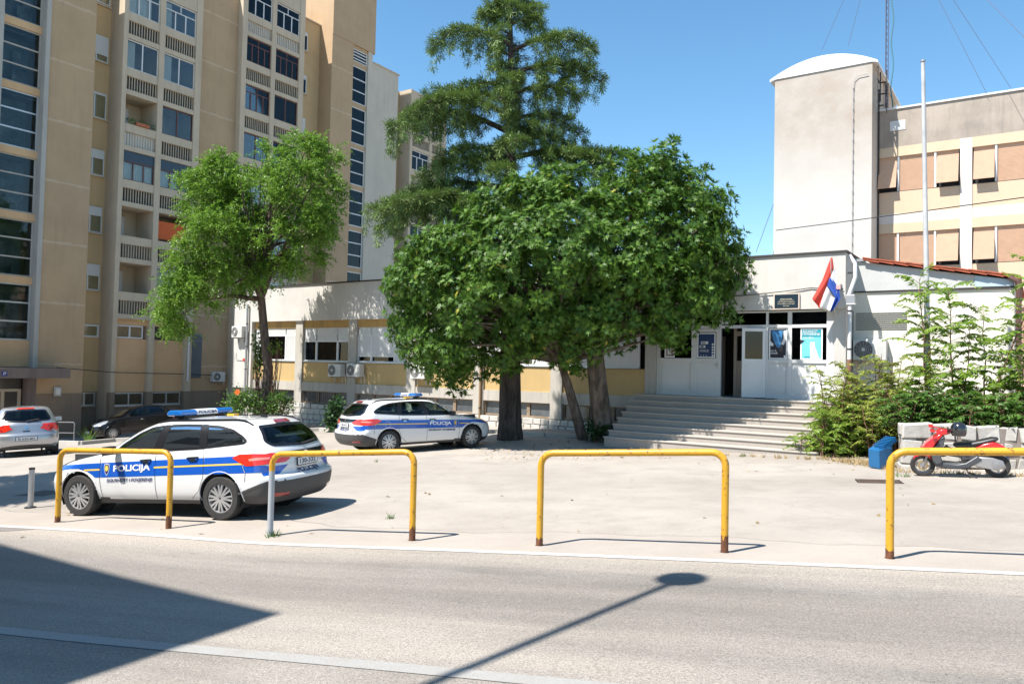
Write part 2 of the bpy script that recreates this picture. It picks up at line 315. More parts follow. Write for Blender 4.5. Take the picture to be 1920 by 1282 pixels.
sheet('edge_line', np.arange(-24, 18, .3), [-.075, .055], lambda a, b: (E0.x+U2.x*a+V2.x*b, E0.y+U2.y*a+V2.y*b), m_paint('edge_line_paint', (0.448, 0.432, 0.408), (.42, .75, .6)), .010)
sheet('lane_line', np.arange(-24, 18, .3), [-3.58, -3.43], lambda a, b: (E0.x+U2.x*a+V2.x*(b+.052*0), E0.y+U2.y*a+V2.y*b), m_paint('worn_lane_paint', (.30, .295, .28), (.36, .66, .72), (.27, .245, .215)), .010)
sheet('asphalt_patch', np.linspace(-13, -7.0, 24), np.linspace(-1.15, -.1, 6), lambda a, b: (E0.x+U2.x*(a+b*1.6)+V2.x*b, E0.y+U2.y*(a+b*1.6)+V2.y*b), plaster('darker_asphalt', (.2, .18, .165), (.12, .11, .1), .5, .5, fine=75, patch=.1), .009)

def _wavy(a, b): e = np.where(b > .5, .10*np.sin(a*1.1)+.06*np.sin(a*3.1+1)+.03*np.sin(a*9), 0); return E0.x+U2.x*a+V2.x*(b+e), E0.y+U2.y*a+V2.y*(b+e)
sheet('pavement_strip', np.arange(-24, 18, .15), [.07, .3, .6, .95, 1.15], _wavy, plaster('rubbed_concrete', (0.36, 0.316, 0.272), (.3, .25, .21), .35, .5, patch=.16, fine=60, bump=.3), .005)
sheet('pavement_seam', np.arange(-24, 18, .15), [1.15, 1.168], _wavy, plain('seam_dirt', (.2, .17, .14), .95, var=.5, vs=3), .006)
# ---------------------------------------------------------------- facade frames
class Frame:
    def __init__(s, O, az):
        s.u = Vector((math.sin(R(az)), math.cos(R(az)))); s.q = Vector((-s.u.y, s.u.x)); s.O = Vector(O); s.rot = math.atan2(s.u.y, s.u.x)
    def P(s, a, n, z): v = s.O + s.u*a + s.q*n; return (v.x, v.y, z)
    def hit(s, px, py, off=0):
        d = ray(px, py); O = s.O + s.q*off; d2 = Vector((d.x, d.y)); t = O.dot(s.q)/d2.dot(s.q); P = d*t
        return (Vector((P.x, P.y))-s.O).dot(s.u), P.z
LF = Frame((6.9, 24.3), 124.372); HF = Frame((-16.24, 44.5), 32.875); RB = Frame((15.95, 34.0), 124.372)
# ================================================================ apartment block
ZB = -4.6
apt = thing('apartment_building', 'tall tan apartment block with stacked loggias and glazed stair strips, left of the trees', 'building', HF.P(0, 0, ZB), HF.rot)
def mb(): return MB(ZB)
wl = mb()
wl.box(-14.9, -12.75, 0, 1.6, ZB, 20); wl.box(-10.42, -8.3, 0, 1.6, ZB, 20)
wl.box(-2.42, .2, .4, 1.6, ZB, 21.5); wl.box(7.25, 9.2, 0, 1.3, ZB, 21.77); wl.box(7.25, 11.28, -.03, 1.4, 21.77, 27.5)
wl.box(-14.9, -8.3, 1.6, 12, ZB, 20); wl.box(-6.9, .2, 1.62, 12, ZB, 21.5); wl.box(.2, 4.89, 1.62, 12, ZB, 24); wl.box(7.25, 11.28, 1.4, 9, ZB, 27.5); wl.box(11.28, 19.6, 1.62, 11, ZB, 20.6)
wl.each('wall', M_tan, apt)
w2 = mb(); w2.box(-8.3, -6.9, 1.2, 11.9, ZB, 20.8); w2.box(4.89, 7.25, 1.2, 11.9, ZB, 22.5); w2.box(13.81, 15.3, 1.2, 11, ZB, 20.6); w2.each('recessed_wall', M_tan2, apt)
pw = mb(); pw.box(10.66, 11.09, 0, 1.3, ZB, 21.77); pw.box(11.09, 13.81, 0, 1.6, ZB, 21.1); pw.each('pale_wall', M_litw, apt)
cp = mb(); cp.box(11.2, 13.9, -.06, .3, 21.1, 21.2); cp.box(4.89, 7.25, 1.1, 1.5, 22.5, 22.58); cp.each('coping', M_conc, apt)
for (a0, a1, zt_) in ((-12.75, -12.41, 20), (-10.62, -10.42, 20)):
    mb().box(a0, a1, -.06, .7, ZB, zt_).build('pilaster', M_greyc, apt)
for (a0, a1, zt_) in ((-6.9, -6.67, 21.5), (-4.94, -4.64, 21.5), (-2.79, -2.42, 21.5), (.2, .54, 24), (2.34, 2.66, 24), (4.5, 4.89, 24), (15.3, 15.56, 20.6), (17.6, 17.9, 20.6), (19.3, 19.63, 20.6)):
    mb().box(a0, a1, 0, 1.6, ZB, zt_).build('pillar', M_conc, apt)
# lighter bands of filler on the tan wall, one per storey
bd = mb()
for k in range(8):
    z = -.35+2.86*k
    for a0, a1 in ((-10.40, -8.32), (-2.40, .18), (7.27, 9.18)):
        bd = mb(); n = -.004 if a0 != -2.40 else .396; x = a0
        while x < a1:
            x2 = min(a1, x+random.uniform(.15, .35)); t = random.uniform(.03, .07); dz = random.uniform(-.015, .015)
            bd.box(x, x2, n, n+.02, z-t+dz, z+t+dz); x = x2
        bd.build('joint_band', MATS.get('filler_band') or plaster('filler_band', (.54, .41, .28), (.3, .22, .15), .4, .5), apt)
# plinth band
pl = mb()
for a0, a1, n in ((-14.9, -12.76, -.012), (-10.42, -8.3, -.012), (-2.42, .2, .388), (-6.67, -4.94, .24), (-4.64, -2.79, .24)): pl.box(a0, a1, n, n+.1, ZB, -1.72)
pl.box(-8.3, -6.9, 1.188, 1.3, ZB, -1.72)
for a0, a1 in ((-6.91, -6.66), (-4.95, -4.63), (-2.8, -2.41)): pl.box(a0, a1, -.012, .3, ZB, -1.72)
pl.each('plinth', M_plinth, apt)
def window(par, x0, x1, y, z0, z1, cols=2, fm=None, gm=None, trans=None, curtain=0., room=.7, fr=.05, back=None, name='window', rows=0, dz=ZB, shutter=0.):
    """frame (part) with pane, curtain, shutter (sub-parts); y = outer face of the frame"""
    f = MB(dz); fm = fm or M_pvc; d = .06
    f.box(x0, x1, y, y+d, z0, z0+fr); f.box(x0, x1, y, y+d, z1-fr, z1); f.box(x0, x0+fr, y, y+d, z0+fr, z1-fr); f.box(x1-fr, x1, y, y+d, z0+fr, z1-fr)
    for k in range(1, cols):
        xc = x0+(x1-x0)*k/cols; f.box(xc-fr*.6, xc+fr*.6, y-.002, y+d-.004, z0+fr, (z1-fr) if trans is None else trans)
    if trans is not None:
        f.box(x0+fr, x1-fr, y-.004, y+d-.006, trans-fr*.5, trans+fr*.5); f.box((x0+x1)/2-fr*.4, (x0+x1)/2+fr*.4, y-.002, y+d-.004, trans, z1-fr)
    for k in range(1, rows+1):
        zc = z0+(z1-z0)*k/(rows+1); f.box(x0+fr, x1-fr, y-.003, y+d-.005, zc-fr*.5, zc+fr*.5)
    o = f.build(name, fm, par); MB(dz).box(x0+fr*.5, x1-fr*.5, y+.028, y+.034, z0+fr*.5, z1-fr*.5).build('pane', gm or M_glass, o)
    if curtain:
        c = MB(dz); n = int((x1-x0)/.05); zc = z0+fr; xs = np.linspace(x0+fr, x0+fr+(x1-x0-2*fr)*min(1, curtain), n)
        for i in range(n-1): c.add([(xs[i], y+.14+.02*(i % 2), zc), (xs[i+1], y+.14+.02*((i+1) % 2), zc), (xs[i+1], y+.14+.02*((i+1) % 2), z1-fr), (xs[i], y+.14+.02*(i % 2), z1-fr)], [(0, 1, 2, 3)])
        c.build('curtain', M_curt, o, fix=False)
    if shutter:
        s = MB(dz); zb = z1-(z1-z0)*shutter; z = z1
        while z > zb: s.box(x0+fr*.3, x1-fr*.3, y-.02, y-.006, max(zb, z-.042), z-.004); z -= .045
        s.box(x0+fr*.3, x1-fr*.3, y-.012, y-.002, zb, z1); s.build('shutter', M_shut, o)
    return o
# stair glazing, left strip: opening with a room behind
rm = mb(); rm.box(-12.41, -10.62, 1.55, 1.6, ZB, 20)
for k in range(8):
    z = .71+2.9*k; rm.box(-12.41, -10.62, .75, 1.55, z-.36, z-.3)
rm.build('stairwell', M_stairroom, apt)
sp = mb()
for k in range(7):
    z = .71+2.93*k; sp.box(-12.41, -10.62, .34, .74, z-.33 if k else -.5, z-.0)
    window(apt, -12.41, -10.62, .42, z, z+2.6, 1, M_greyc if k % 3 else M_alu, M_dglass, rows=2, fr=.07)
    cl = [(.55, .12, .1), (.75, .75, .72), (.2, .25, .3)]
sp.box(-12.41, -10.62, .36, .74, 20.0-.45, 20); sp.each('spandrel', M_peach, apt)
st_ = mb()
for k in range(7):
    for j in range(3): x = random.uniform(-12.3, -11.1); z = .8+2.93*k; st_.box(x, x+random.uniform(.3, .7), 1.1+.05*j, 1.15+.05*j, z, z+random.uniform(.6, 1.9))
st_.each('stored_goods', plain('stored_goods', (.55, .52, .5), .8, var=.85, vs=1.5), apt)
# stair glazing, right strip
rm = mb(); rm.box(9.2, 10.66, 1.25, 1.3, ZB, 21.77); rm.build('stairwell', M_stairroom, apt); sp = mb()
for k in range(-1, 6):
    z = 6.55+2.83*k; top = 21.56 if k == 5 else z+2.52; window(apt, 9.2, 10.66, .14, max(z, 3), top, 1, M_pvc, glass('stair_glass_green%d' % k, (.6, .75, .72), .0) if k == -1 else MATS['stair_glass_green-1'], rows=3 if k == 5 else 2, fr=.07)
    sp.box(9.2, 10.66, .1, .5, z-.31, z)
sp.box(9.2, 10.66, .1, .5, 21.56, 21.77); sp.box(9.2, 10.66, .1, 1.2, ZB, 3.0); sp.each('spandrel', M_tan, apt)
# small windows in the recesses
for k in range(5):
    z = 3.4+2.91*k; tilt = k in (3,)
    window(apt, -8.25, -7.02, 1.14, z, z+1.3, 2, M_pvc, shutter=(.45, .35, .35, .1, .75)[k], curtain=.5 if k % 2 else 0)
mb().box(-8.28, -6.99, 1.0, 1.2, 3.33, 3.39)
sl_ = mb()
for k in range(6): sl_.box(-8.28, -6.96, 1.08, 1.22, 3.33+2.91*k, 3.395+2.91*k)
for k in range(7): sl_.box(5.0, 6.2, 1.08, 1.22, 3.33+2.83*k, 3.395+2.83*k)
sl_.each('window_sill', M_conc, apt)
window(apt, -8.25, -7.02, 1.14, 16.31+1.7, 16.31+2.9, 2, M_pvc)
for k in range(7):
    z = 3.4+2.83*k; window(apt, 5.0, 6.15, 1.14, z, z+1.2, 2, M_pvc, shutter=(0, .3, 1, .2, 1., .25, .2)[k])
for k in range(6): window(apt, 13.95, 15.0, 1.14, 3.6+2.83*k, 4.8+2.83*k, 2, M_pvc, shutter=(0, .3, 1, .2, .9, .5)[k])
window(apt, -8.2, -6.95, 1.14, 1.02, 1.66, 1, M_pvc, fr=.09)
M_blk = plain('white_blocking_panel', (.72, .72, .7), .7, var=.1); M_plantg = leafmat('balcony_leaf', (.03, .09, .02), (.1, .2, .04))
def loggia(x0, x1, T, typ, blocked=False, depth=1.55):
    """one bay of one storey: handrail beam with its top at T, balusters, slab, opening above up to T+1.49"""
    b = mb(); b.box(x0, x1, .04, .26, T-.42, T).build('parapet_beam', M_conc, apt)
    s = mb(); s.box(x0, x1, .02, depth, T-1.37, T-1.12); s.build('floor_slab', M_conc, apt)
    r = mb(); n = int((x1-x0)/.135)
    for i in range(n):
        xc = x0+(i+.5)*(x1-x0)/n; r.box(xc-.017, xc+.017, .10, .15, T-1.12, T-.42)
    r.build('balustrade', M_conc, apt)
    if blocked: mb().box(x0, x1, .17, .185, T-1.12, T-.42).build('balustrade_panel', M_blk, apt)
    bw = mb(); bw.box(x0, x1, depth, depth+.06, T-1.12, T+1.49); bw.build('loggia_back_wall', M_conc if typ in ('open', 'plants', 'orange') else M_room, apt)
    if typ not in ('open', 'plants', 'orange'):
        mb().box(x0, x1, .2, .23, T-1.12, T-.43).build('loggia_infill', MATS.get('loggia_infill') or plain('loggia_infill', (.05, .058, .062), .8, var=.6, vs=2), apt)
    z0, z1 = T, T+1.47
    if typ == 'white2': window(apt, x0, x1, .1, z0, z1, 2, M_pvc, curtain=random.choice((.3, .5, .8, 1.)))
    elif typ == 'white4': window(apt, x0, x1, .1, z0, z1, 3, M_pvc, trans=z1-.45, curtain=random.choice((.25, .5, .8)))
    elif typ == 'brown': window(apt, x0, x1, .1, z0, z1, 2, M_brown, fr=.045)
    elif typ == 'brown4': window(apt, x0, x1, .1, z0, z1, 4, M_brown, trans=z1-.4, fr=.05)
    elif typ == 'curtain':
        window(apt, x0, x1, .1, z0, z1-.5, 3, M_brown, curtain=1., fr=.045); mb().box(x0, x1, .1, .16, z1-.5, z1).build('top_panel', plain('dark_blue_panel', (.03, .05, .075), .3), apt)
    elif typ == 'half':
        window(apt, x0, x1, .1, z0, z1-.5, 3, M_brown, curtain=0.6, fr=.045); mb().box(x0, x1, .1, .16, z1-.5, z1).build('top_panel', MATS['dark_blue_panel'], apt)
    elif typ in ('open', 'plants', 'orange'):
        window(apt, x0+.1, x1-.7, depth-.06, T-1.0, T+1.2, 1, M_pvc, shutter=.5)
        if typ == 'orange': mb().box(x0+.05, x1-.05, .3, .32, T+.15, T+1.1).build('awning_cloth', plain('orange_awning', (.6, .12, .03), .8, var=.1), apt)
        if typ == 'plants':
            mb().box(x0+.6, x0+1.3, -.05, .15, T+.02, T+.18).build('flower_box', plain('terracotta', (.4, .13, .06), .8), apt)
            V = []; F = []
            for i in range(260):
                c = np.array([random.uniform(x0+.1, x1-.1), random.uniform(-.05, .2), T-ZB+random.uniform(.05, .32)]); d = rng.normal(size=3); d /= np.linalg.norm(d); e = np.cross(d, rng.normal(size=3)); e /= np.linalg.norm(e); n_ = len(V)
                V += [c-d*.05, c+e*.02, c+d*.05, c-e*.02]; F.append((n_, n_+1, n_+2, n_+3))
            mesh_np('balcony_plant', V, F, M_plantg, apt)
Ts = [3.36+2.86*k for k in range(8)]
for k, (a, b) in enumerate((('open', 'white2'), ('open', 'orange'), ('curtain', 'half'), ('plants', 'brown'), ('white2', 'white2'), ('white4', 'white4'))):
    loggia(-6.67, -4.94, Ts[k], a, blocked=(k == 3)); loggia(-4.64, -2.79, Ts[k], b)
for k in range(7):
    a, b = (('open', 'white2'), ('white2', 'white4'), ('white2', 'open'), ('brown', 'brown'), ('brown4', 'brown'), ('brown4', 'brown4'), ('white4', 'white4'))[k]
    loggia(.54, 2.34, Ts[k]-.0, a, blocked=(k == 6)); loggia(2.66, 4.5, Ts[k], b, blocked=(k == 6))
for k in range(6):
    a = ('white2', 'open', 'white2', 'brown', 'white4', 'white2')[k]; loggia(15.56, 17.6, Ts[k]-.15, a); loggia(17.9, 19.3, Ts[k]-.15, ('open', 'white2', 'brown', 'white2', 'open', 'white4')[k])
# top fascia above the last storey of each loggia block, ground floor below the first
tf = mb(); tf.box(-6.67, -2.79, .03, 1.5, Ts[5]+1.49, 21.5); tf.box(.54, 4.5, .03, 1.5, Ts[6]+1.49, 24); tf.box(15.56, 19.3, .03, 1.5, Ts[5]+1.34, 20.6); tf.each('roof_fascia', M_conc, apt)
gp = mb()
for a0, a1 in ((-6.67, -4.94), (-4.64, -2.79)):
    gp.box(a0, a1, .25, .6, -1.72, 1.0); gp.box(a0, a1, .2, .6, 1.7, 1.99); gp.box(a0, a1, .6, 1.6, -1.72, 1.99)
gp.box(.54, 4.5, .25, 1.6, ZB, 1.99); gp.box(15.56, 19.3, .25, 1.6, ZB, 1.84); gp.each('ground_floor_panel', M_peach, apt)
window(apt, -6.6, -5.15, .22, 1.02, 1.69, 2, M_pvc, fr=.07, name='ground_floor_window')
mb().box(-4.6, -2.85, .3, .34, 1.02, 1.69).build('ground_floor_vent', M_dmetal, apt)
for a0, a1, n in ((-8.2, -7.05, 1.1), (-6.6, -5.05, .18), (-4.55, -2.9, .18)):
    window(apt, a0, a1, n, -2.4, -1.76, 2, M_alu, fr=.05, name='basement_window')
    mb().box(a0-.03, a1+.03, n-.03, n+.06, -2.46, -2.402).build('basement_window_sill', M_alu, apt)
lv = mb(); lv.box(-2.24, -1.52, .37, .39, -1.0, 1.45)
for i in range(34): z = -.97+i*.07; lv.xbox((-1.88, .36, z), (.34, 0, 0), (0, .02, .012), (0, -.002, .005)) if not 1.0 < z < 1.1 else None
lv.build('louvre_panel', plain('blue_grey_louvre', (.14, .17, .2), .5), apt)
mb().tube([(-2.64, -.05, 1.9), (-2.64, -.05, -1.2)], .05).build('drainpipe', M_pvc, apt)
# entrance of the apartment block: canopy, door, number plate
cn = mb(); cn.box(-12.9, -9.66, -1.5, .3, -.97, -.52); cn.build('canopy', M_slate, apt)
d = mb(); d.box(-12.7, -10.9, .3, .36, -1.62, -1.5); d.box(-11.75, -11.6, .3, .36, ZB, -1.62); d.box(-12.7, -12.55, .3, .36, ZB, -1.62); d.box(-11.05, -10.9, .3, .36, ZB, -1.62); d.build('entrance_door', plain('beige_door_frame', (.42, .36, .29), .5), apt)
mb().box(-12.7, -10.9, .32, .33, ZB, -1.0).build('door_glass', plain('dark_door_glass', (.05, .045, .04), .1, spec=.8), apt)
sd = mb(); sd.box(-10.85, -10.45, -.1, .3, ZB, -.98); sd.build('entrance_side_wall', M_slate, apt)
mb().box(-12.55, -11.0, 1.3, 1.35, ZB, 0).build('entrance_hall', M_dark, apt)
# ---------------------------------------------------------------- lettering
def text_np(s, w=None, h=None, bold=.02, shear=0., space=1.):
    """flat lettering: vertices (x right, y up) centred on 0, faces"""
    cu = bpy.data.curves.new('t', 'FONT'); cu.body = s; cu.size = 1; cu.offset = bold; cu.shear = shear; cu.space_character = space; cu.resolution_u = 3
    o = bpy.data.objects.new('t', cu); C.objects.link(o); dg = bpy.context.evaluated_depsgraph_get(); me = bpy.data.meshes.new_from_object(o.evaluated_get(dg))
    V = np.array([v.co[:2] for v in me.vertices]); F = [tuple(p.vertices) for p in me.polygons]
    bpy.data.objects.remove(o); bpy.data.curves.remove(cu); bpy.data.meshes.remove(me)
    lo, hi = V.min(0), V.max(0); V = V-(lo+hi)/2; sz = hi-lo
    if w: V[:, 0] *= w/sz[0]
    if h: V[:, 1] *= h/sz[1]
    elif w: V[:, 1] *= w/sz[0]
    return V, F
def text_on(name, s, m, parent, org, ex, ez, **k):
    V, F = text_np(s, **k); org, ex, ez = Vector(org), Vector(ex), Vector(ez); b = MB(); b.add([org+ex*x+ez*y for x, y in V], F); return b.build(name, m, parent, fix=False)
# ================================================================ low police station
ZL = -3.4
ps = thing('police_station', 'long low white and yellow police station with a glazed entrance, behind the big leafy tree', 'building', LF.P(0, 0, ZL), LF.rot)
def lb(): return MB(ZL)
a = lb(); a.box(-24.97, 3.35, -.10, .3, 1.9, 3.52); a.build('parapet', M_white, ps)
a = lb(); a.box(-25.02, 3.40, -.15, .4, 3.52, 3.58); a.box(3.30, 3.40, .4, 9, 3.52, 3.58); a.each('parapet_coping', M_dmetal, ps)
a = lb(); a.box(-24.97, -23.6, -.098, .4, -1.3, 1.9); a.build('end_wall', M_white, ps)
a = lb(); a.box(3.02, 3.35, .0, 1.4, ZL, 1.9); a.box(3.0, 3.35, .3, 9, ZL, 3.52); a.box(-24.97, -23.0, .42, 9, ZL, 3.5); a.box(-24.97, 3.0, 8.7, 9, ZL, 3.5); a.each('side_wall', M_white, ps)
lb().box(-24.9, 3.3, .32, 8.9, 3.0, 3.2).build('flat_roof', plain('roof_felt', (.12, .12, .12), .9), ps)
a = lb(); a.box(-23.6, -2.7, .08, .4, 1.57, 1.9); a.build('frieze', M_frieze, ps)
a = lb(); a.box(-23.6, -2.7, .3, .4, -.9, .02); a.box(-23.6, -2.7, .08, .3, -.9, -.0); a.each('yellow_wall', M_yel, ps)
a = lb(); a.box(-23.6, -2.7, .02, .4, -1.3, -.9); a.build('plinth_beam', M_beamw, ps)
a = lb(); a.box(-2.95, -2.55, .01, .4, ZL, 1.9); a.build('entrance_pier', M_beamw, ps)
for s0 in (-20.27, -16.8, -13.36, -9.9, -6.4):
    lb().box(s0-.24, s0+.24, -.005, .3, -1.85, 1.9).build('pilaster', M_beamw, ps)
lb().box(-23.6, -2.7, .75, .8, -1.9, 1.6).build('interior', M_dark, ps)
# window bays between the pilasters: white shutters with glazed parts
BAY = [-23.55, -20.27, -16.8, -13.36, -9.9, -6.4, -2.95]
for i in range(6):
    x0, x1 = BAY[i]+(.24 if i else 0), BAY[i+1]-.24
    sp = lb(); n = 3; ws = (x1-x0)
    e = [x0, x0+ws*.27, x0+ws*.73, x1]
    sp.box(x0, x1, .16, .2, 1.25, 1.57)
    f = lb()
    for k in range(3):
        zc = {0: (9, .95, 9), 1: (.95, .95, .95), 2: (.2, .2, 9), 3: (.6, .9, .3), 4: (.4, .2, 9), 5: (9, 9, 9)}[i][k]
        u0, u1 = e[k]+.03, e[k+1]-.03; zt_ = 1.25
        if i == 1: zt_ = .98
        if zc == 9: zb = .1
        elif zc == .95: zb = zt_
        else: zb = .1+.38*(zc+.3)
        z = 1.57
        sp.box(u0, u1, .13, .15, zb, 1.57)
        while z > zb+.05: sp.box(u0+.02, u1-.02, .118, .13, z-.045, z-.006); z -= .05
        f.box(u0-.03, u0+.02, .11, .17, .06, zt_); f.box(u1-.02, u1+.03, .11, .17, .06, zt_); f.box(u0, u1, .112, .168, .06, .11)
        f.box(u0, u1, .112, .168, zt_-.05, zt_+.02)
    o = f.build('window', M_pvc, ps); sp.build('shutter', M_shut, o); lb().box(x0, x1, .19, .196, .08, 1.3).build('pane', M_glass, o)
    c = lb(); xs = np.linspace(e[1], e[2], 30)
    for j in range(29): c.add([(xs[j], .3+.02*(j % 2), .1), (xs[j+1], .3+.02*((j+1) % 2), .1), (xs[j+1], .3+.02*((j+1) % 2), 1.2), (xs[j], .3+.02*(j % 2), 1.2)], [(0, 1, 2, 3)])
    c.build('curtain', plain('grey_curtain', (.3, .29, .28), .9), o, fix=False)
    lb().box(x0-.02, x1+.02, .03, .2, .02, .06).build('window_sill', M_alu, ps)
    # basement windows with bars
    f = lb(); bars = lb(); M_wood = MATS.get('old_wood_frame') or plain('old_wood_frame', (.3, .22, .15), .8, var=.4, vs=6)
    for k in range(3):
        u0, u1 = x0+ws*k/3, x0+ws*(k+1)/3; f.box(u0, u0+.07, .12, .2, -1.82, -1.3); f.box(u1-.07, u1, .12, .2, -1.82, -1.3); f.box(u0, u1, .122, .198, -1.86, -1.79); f.box(u0, u1, .122, .198, -1.35, -1.3)
    o = f.build('basement_window', M_wood, ps); lb().box(x0, x1, .17, .176, -1.85, -1.3).build('pane', plain('dirty_pane', (.1, .11, .12), .25, spec=.7, var=.5, vs=2) if 'dirty_pane' not in MATS else MATS['dirty_pane'], o)
    if i in (0, 1):
        for j in range(24): xx = x0+(j+.5)*ws/24; bars.tube([(xx, .06, -1.86), (xx, .06, -1.3)], .008, 5)
        bars.box(x0, x1, .05, .07, -1.6, -1.58); bars.build('window_bars', M_dmetal, o)
# coursed white stone plinth
def stones(x0, x1, y0, y1, z0, z1, h=.24, wd=(.28, .5), dz=0., gap=.012, rough=.012):
    b = MB(dz); z = z0; 
    while z < z1-.04:
        hh = min(h*random.uniform(.9, 1.1), z1-z); hh = z1-z if z1-z-hh < .1 else hh; x = x0
        while x < x1-.03:
            ww = min(random.uniform(*wd), x1-x); ww = x1-x if x1-x-ww < .12 else ww; j = lambda: random.uniform(-rough, rough); g = gap
            X0, X1, Z0, Z1 = x+g, x+ww-g, z+g, z+hh-g; yf = y0+j()
            vs = [(X0+j(), yf+.02, Z0+j()), (X1+j(), yf+.02, Z0+j()), (X1+j(), yf+.02, Z1+j()), (X0+j(), yf+.02, Z1+j())]; cx, cz = (X0+X1)/2, (Z0+Z1)/2
            vs += [(cx+(v[0]-cx)*.9, yf-.004+j(), cz+(v[2]-cz)*.88) for v in vs[:4]] + [(v[0], y1, v[2]) for v in vs[:4]]
            b.add(vs, [(4, 5, 6, 7)]+[(i, (i+1) % 4, (i+1) % 4+4, i+4) for i in range(4)]+[(i, (i+1) % 4, (i+1) % 4+8, i+8) for i in range(4)]); x += ww
        z += hh
    return b
M_stone = plaster('white_limestone', (0.528, 0.504, 0.464), (.3, .27, .23), .55, .7, patch=.2, fine=14)
M_mortar = plain('mortar', (.3, .27, .24), .95, var=.3)
stones(-23.6, -2.95, -.07, .2, -3.3, -1.86, dz=ZL).build('stone_plinth', M_stone, ps)
lb().box(-23.6, -2.9, -.04, .3, ZL, -1.87).build('plinth_core', M_mortar, ps)
# entrance: frames, panels, doors
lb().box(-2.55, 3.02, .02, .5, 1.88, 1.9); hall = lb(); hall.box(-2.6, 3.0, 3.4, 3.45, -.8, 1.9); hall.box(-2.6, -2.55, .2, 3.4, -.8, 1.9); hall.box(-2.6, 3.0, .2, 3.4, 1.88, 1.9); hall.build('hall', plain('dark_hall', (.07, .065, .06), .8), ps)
lb().box(-2.6, 3.02, .0, 3.4, -1.2, -.8).build('hall_floor', M_greyc, ps)
fr = lb(); F_ = [(-2.55, -2.45), (-1.36, -1.27), (-.45, -.38), (1.03, 1.10), (1.68, 1.80), (2.80, 3.02)]
for x0, x1 in F_: fr.box(x0, x1, .1, .19, -.8, 1.88)
for x0, x1 in ((-2.45, -1.36), (-1.27, -.45), (-.38, 1.03), (1.10, 1.68), (1.80, 2.80)):
    fr.box(x0, x1, .102, .188, 1.83, 1.88); fr.box(x0, x1, .095, .185, 1.36, 1.46)
    if x0 > -.5 and x0 < 0: continue
    fr.box(x0, x1, .102, .188, .30, .40); fr.box(x0, x1, .102, .188, -.8, -.68)
fr.build('entrance_frame', M_pvc, ps)
pn = lb()
for x0, x1 in ((-2.45, -1.36), (1.10, 1.68), (1.80, 2.80)):
    pn.box(x0, x1, .15, .18, -.68, .3); pn.box(x0+.06, x1-.06, .138, .15, -.62, .24)
pn.each('lower_panel', M_pvc, ps)
gl_ = lb()
for x0, x1 in ((-2.45, -1.36), (1.10, 1.68), (1.80, 2.80)): gl_.box(x0, x1, .15, .156, .4, 1.36)
for x0, x1 in ((-2.45, -1.36), (-1.27, -.45), (-.38, 1.03), (1.10, 1.68), (1.80, 2.80)): gl_.box(x0, x1, .15, .156, 1.46, 1.83)
gl_.each('entrance_glass', glass('entrance_glass', (.3, .3, .3), .0), ps)
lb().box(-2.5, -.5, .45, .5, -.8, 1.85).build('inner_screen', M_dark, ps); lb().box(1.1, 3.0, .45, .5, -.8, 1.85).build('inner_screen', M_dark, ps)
def door_leaf(hx, hy, width, ang, name, poster=None):
    """leaf hinged at (hx,hy) in facade coordinates, swung by ang from the +x direction"""
    b = lb(); ex = Vector((math.cos(ang), math.sin(ang), 0)); ey = Vector((-ex.y, ex.x, 0)); O = Vector((hx, hy, 0))
    def bx(B, u0, u1, z0, z1, t0=-.025, t1=.025): B.xbox(O+ex*(u0+u1)/2+ey*(t0+t1)/2+Vector((0, 0, (z0+z1)/2)), ex*(u1-u0)/2, ey*(t1-t0)/2, Vector((0, 0, (z1-z0)/2)))
    bx(b, 0, .09, -.78, 1.35); bx(b, width-.09, width, -.78, 1.35); bx(b, .09, width-.09, 1.25, 1.35, -.024, .024); bx(b, .09, width-.09, .3, .4, -.024, .024); bx(b, .09, width-.09, -.78, -.66, -.024, .024)
    bx(b, .09, width-.09, -.66, .3, -.008, .012); bx(b, .14, width-.14, -.6, .24, -.016, .02)
    o = b.build(name, M_pvc, ps); g = lb(); bx(g, .09, width-.09, .4, 1.25, -.004, .004); g.build('glass', MATS['entrance_glass'], o)
    h = lb(); bx(h, width-.06, width-.035, .1, .3, .03, .05); bx(h, width-.06, width-.035, .1, .3, -.05, -.03); bx(h, width-.16, width-.035, .19, .21, .03, .06); bx(h, width-.16, width-.035, .19, .21, -.06, -.03); h.build('handle', M_alu, o); return O, ex, ey
door_leaf(-1.27, .14, .82, 0, 'door')
O_, ex_, ey_ = door_leaf(1.03, .08, .70, R(180+22), 'door')
a = lb(); a.box(-1.1, -.98, 2.2, 2.3, -.8, 1.2); a.box(-.2, -.10, .8, .88, -.8, 1.45); a.box(-.10, 1.0, .8, .88, 1.15, 1.3); a.box(-.10, 1.0, .8, .88, .25, .35); a.box(.9, 1.0, .802, .878, -.8, 1.15); a.box(-.10, .9, .83, .86, -.8, .25); a.each('inner_door', plain('dim_inner_door', (.42, .36, .3), .6), ps)
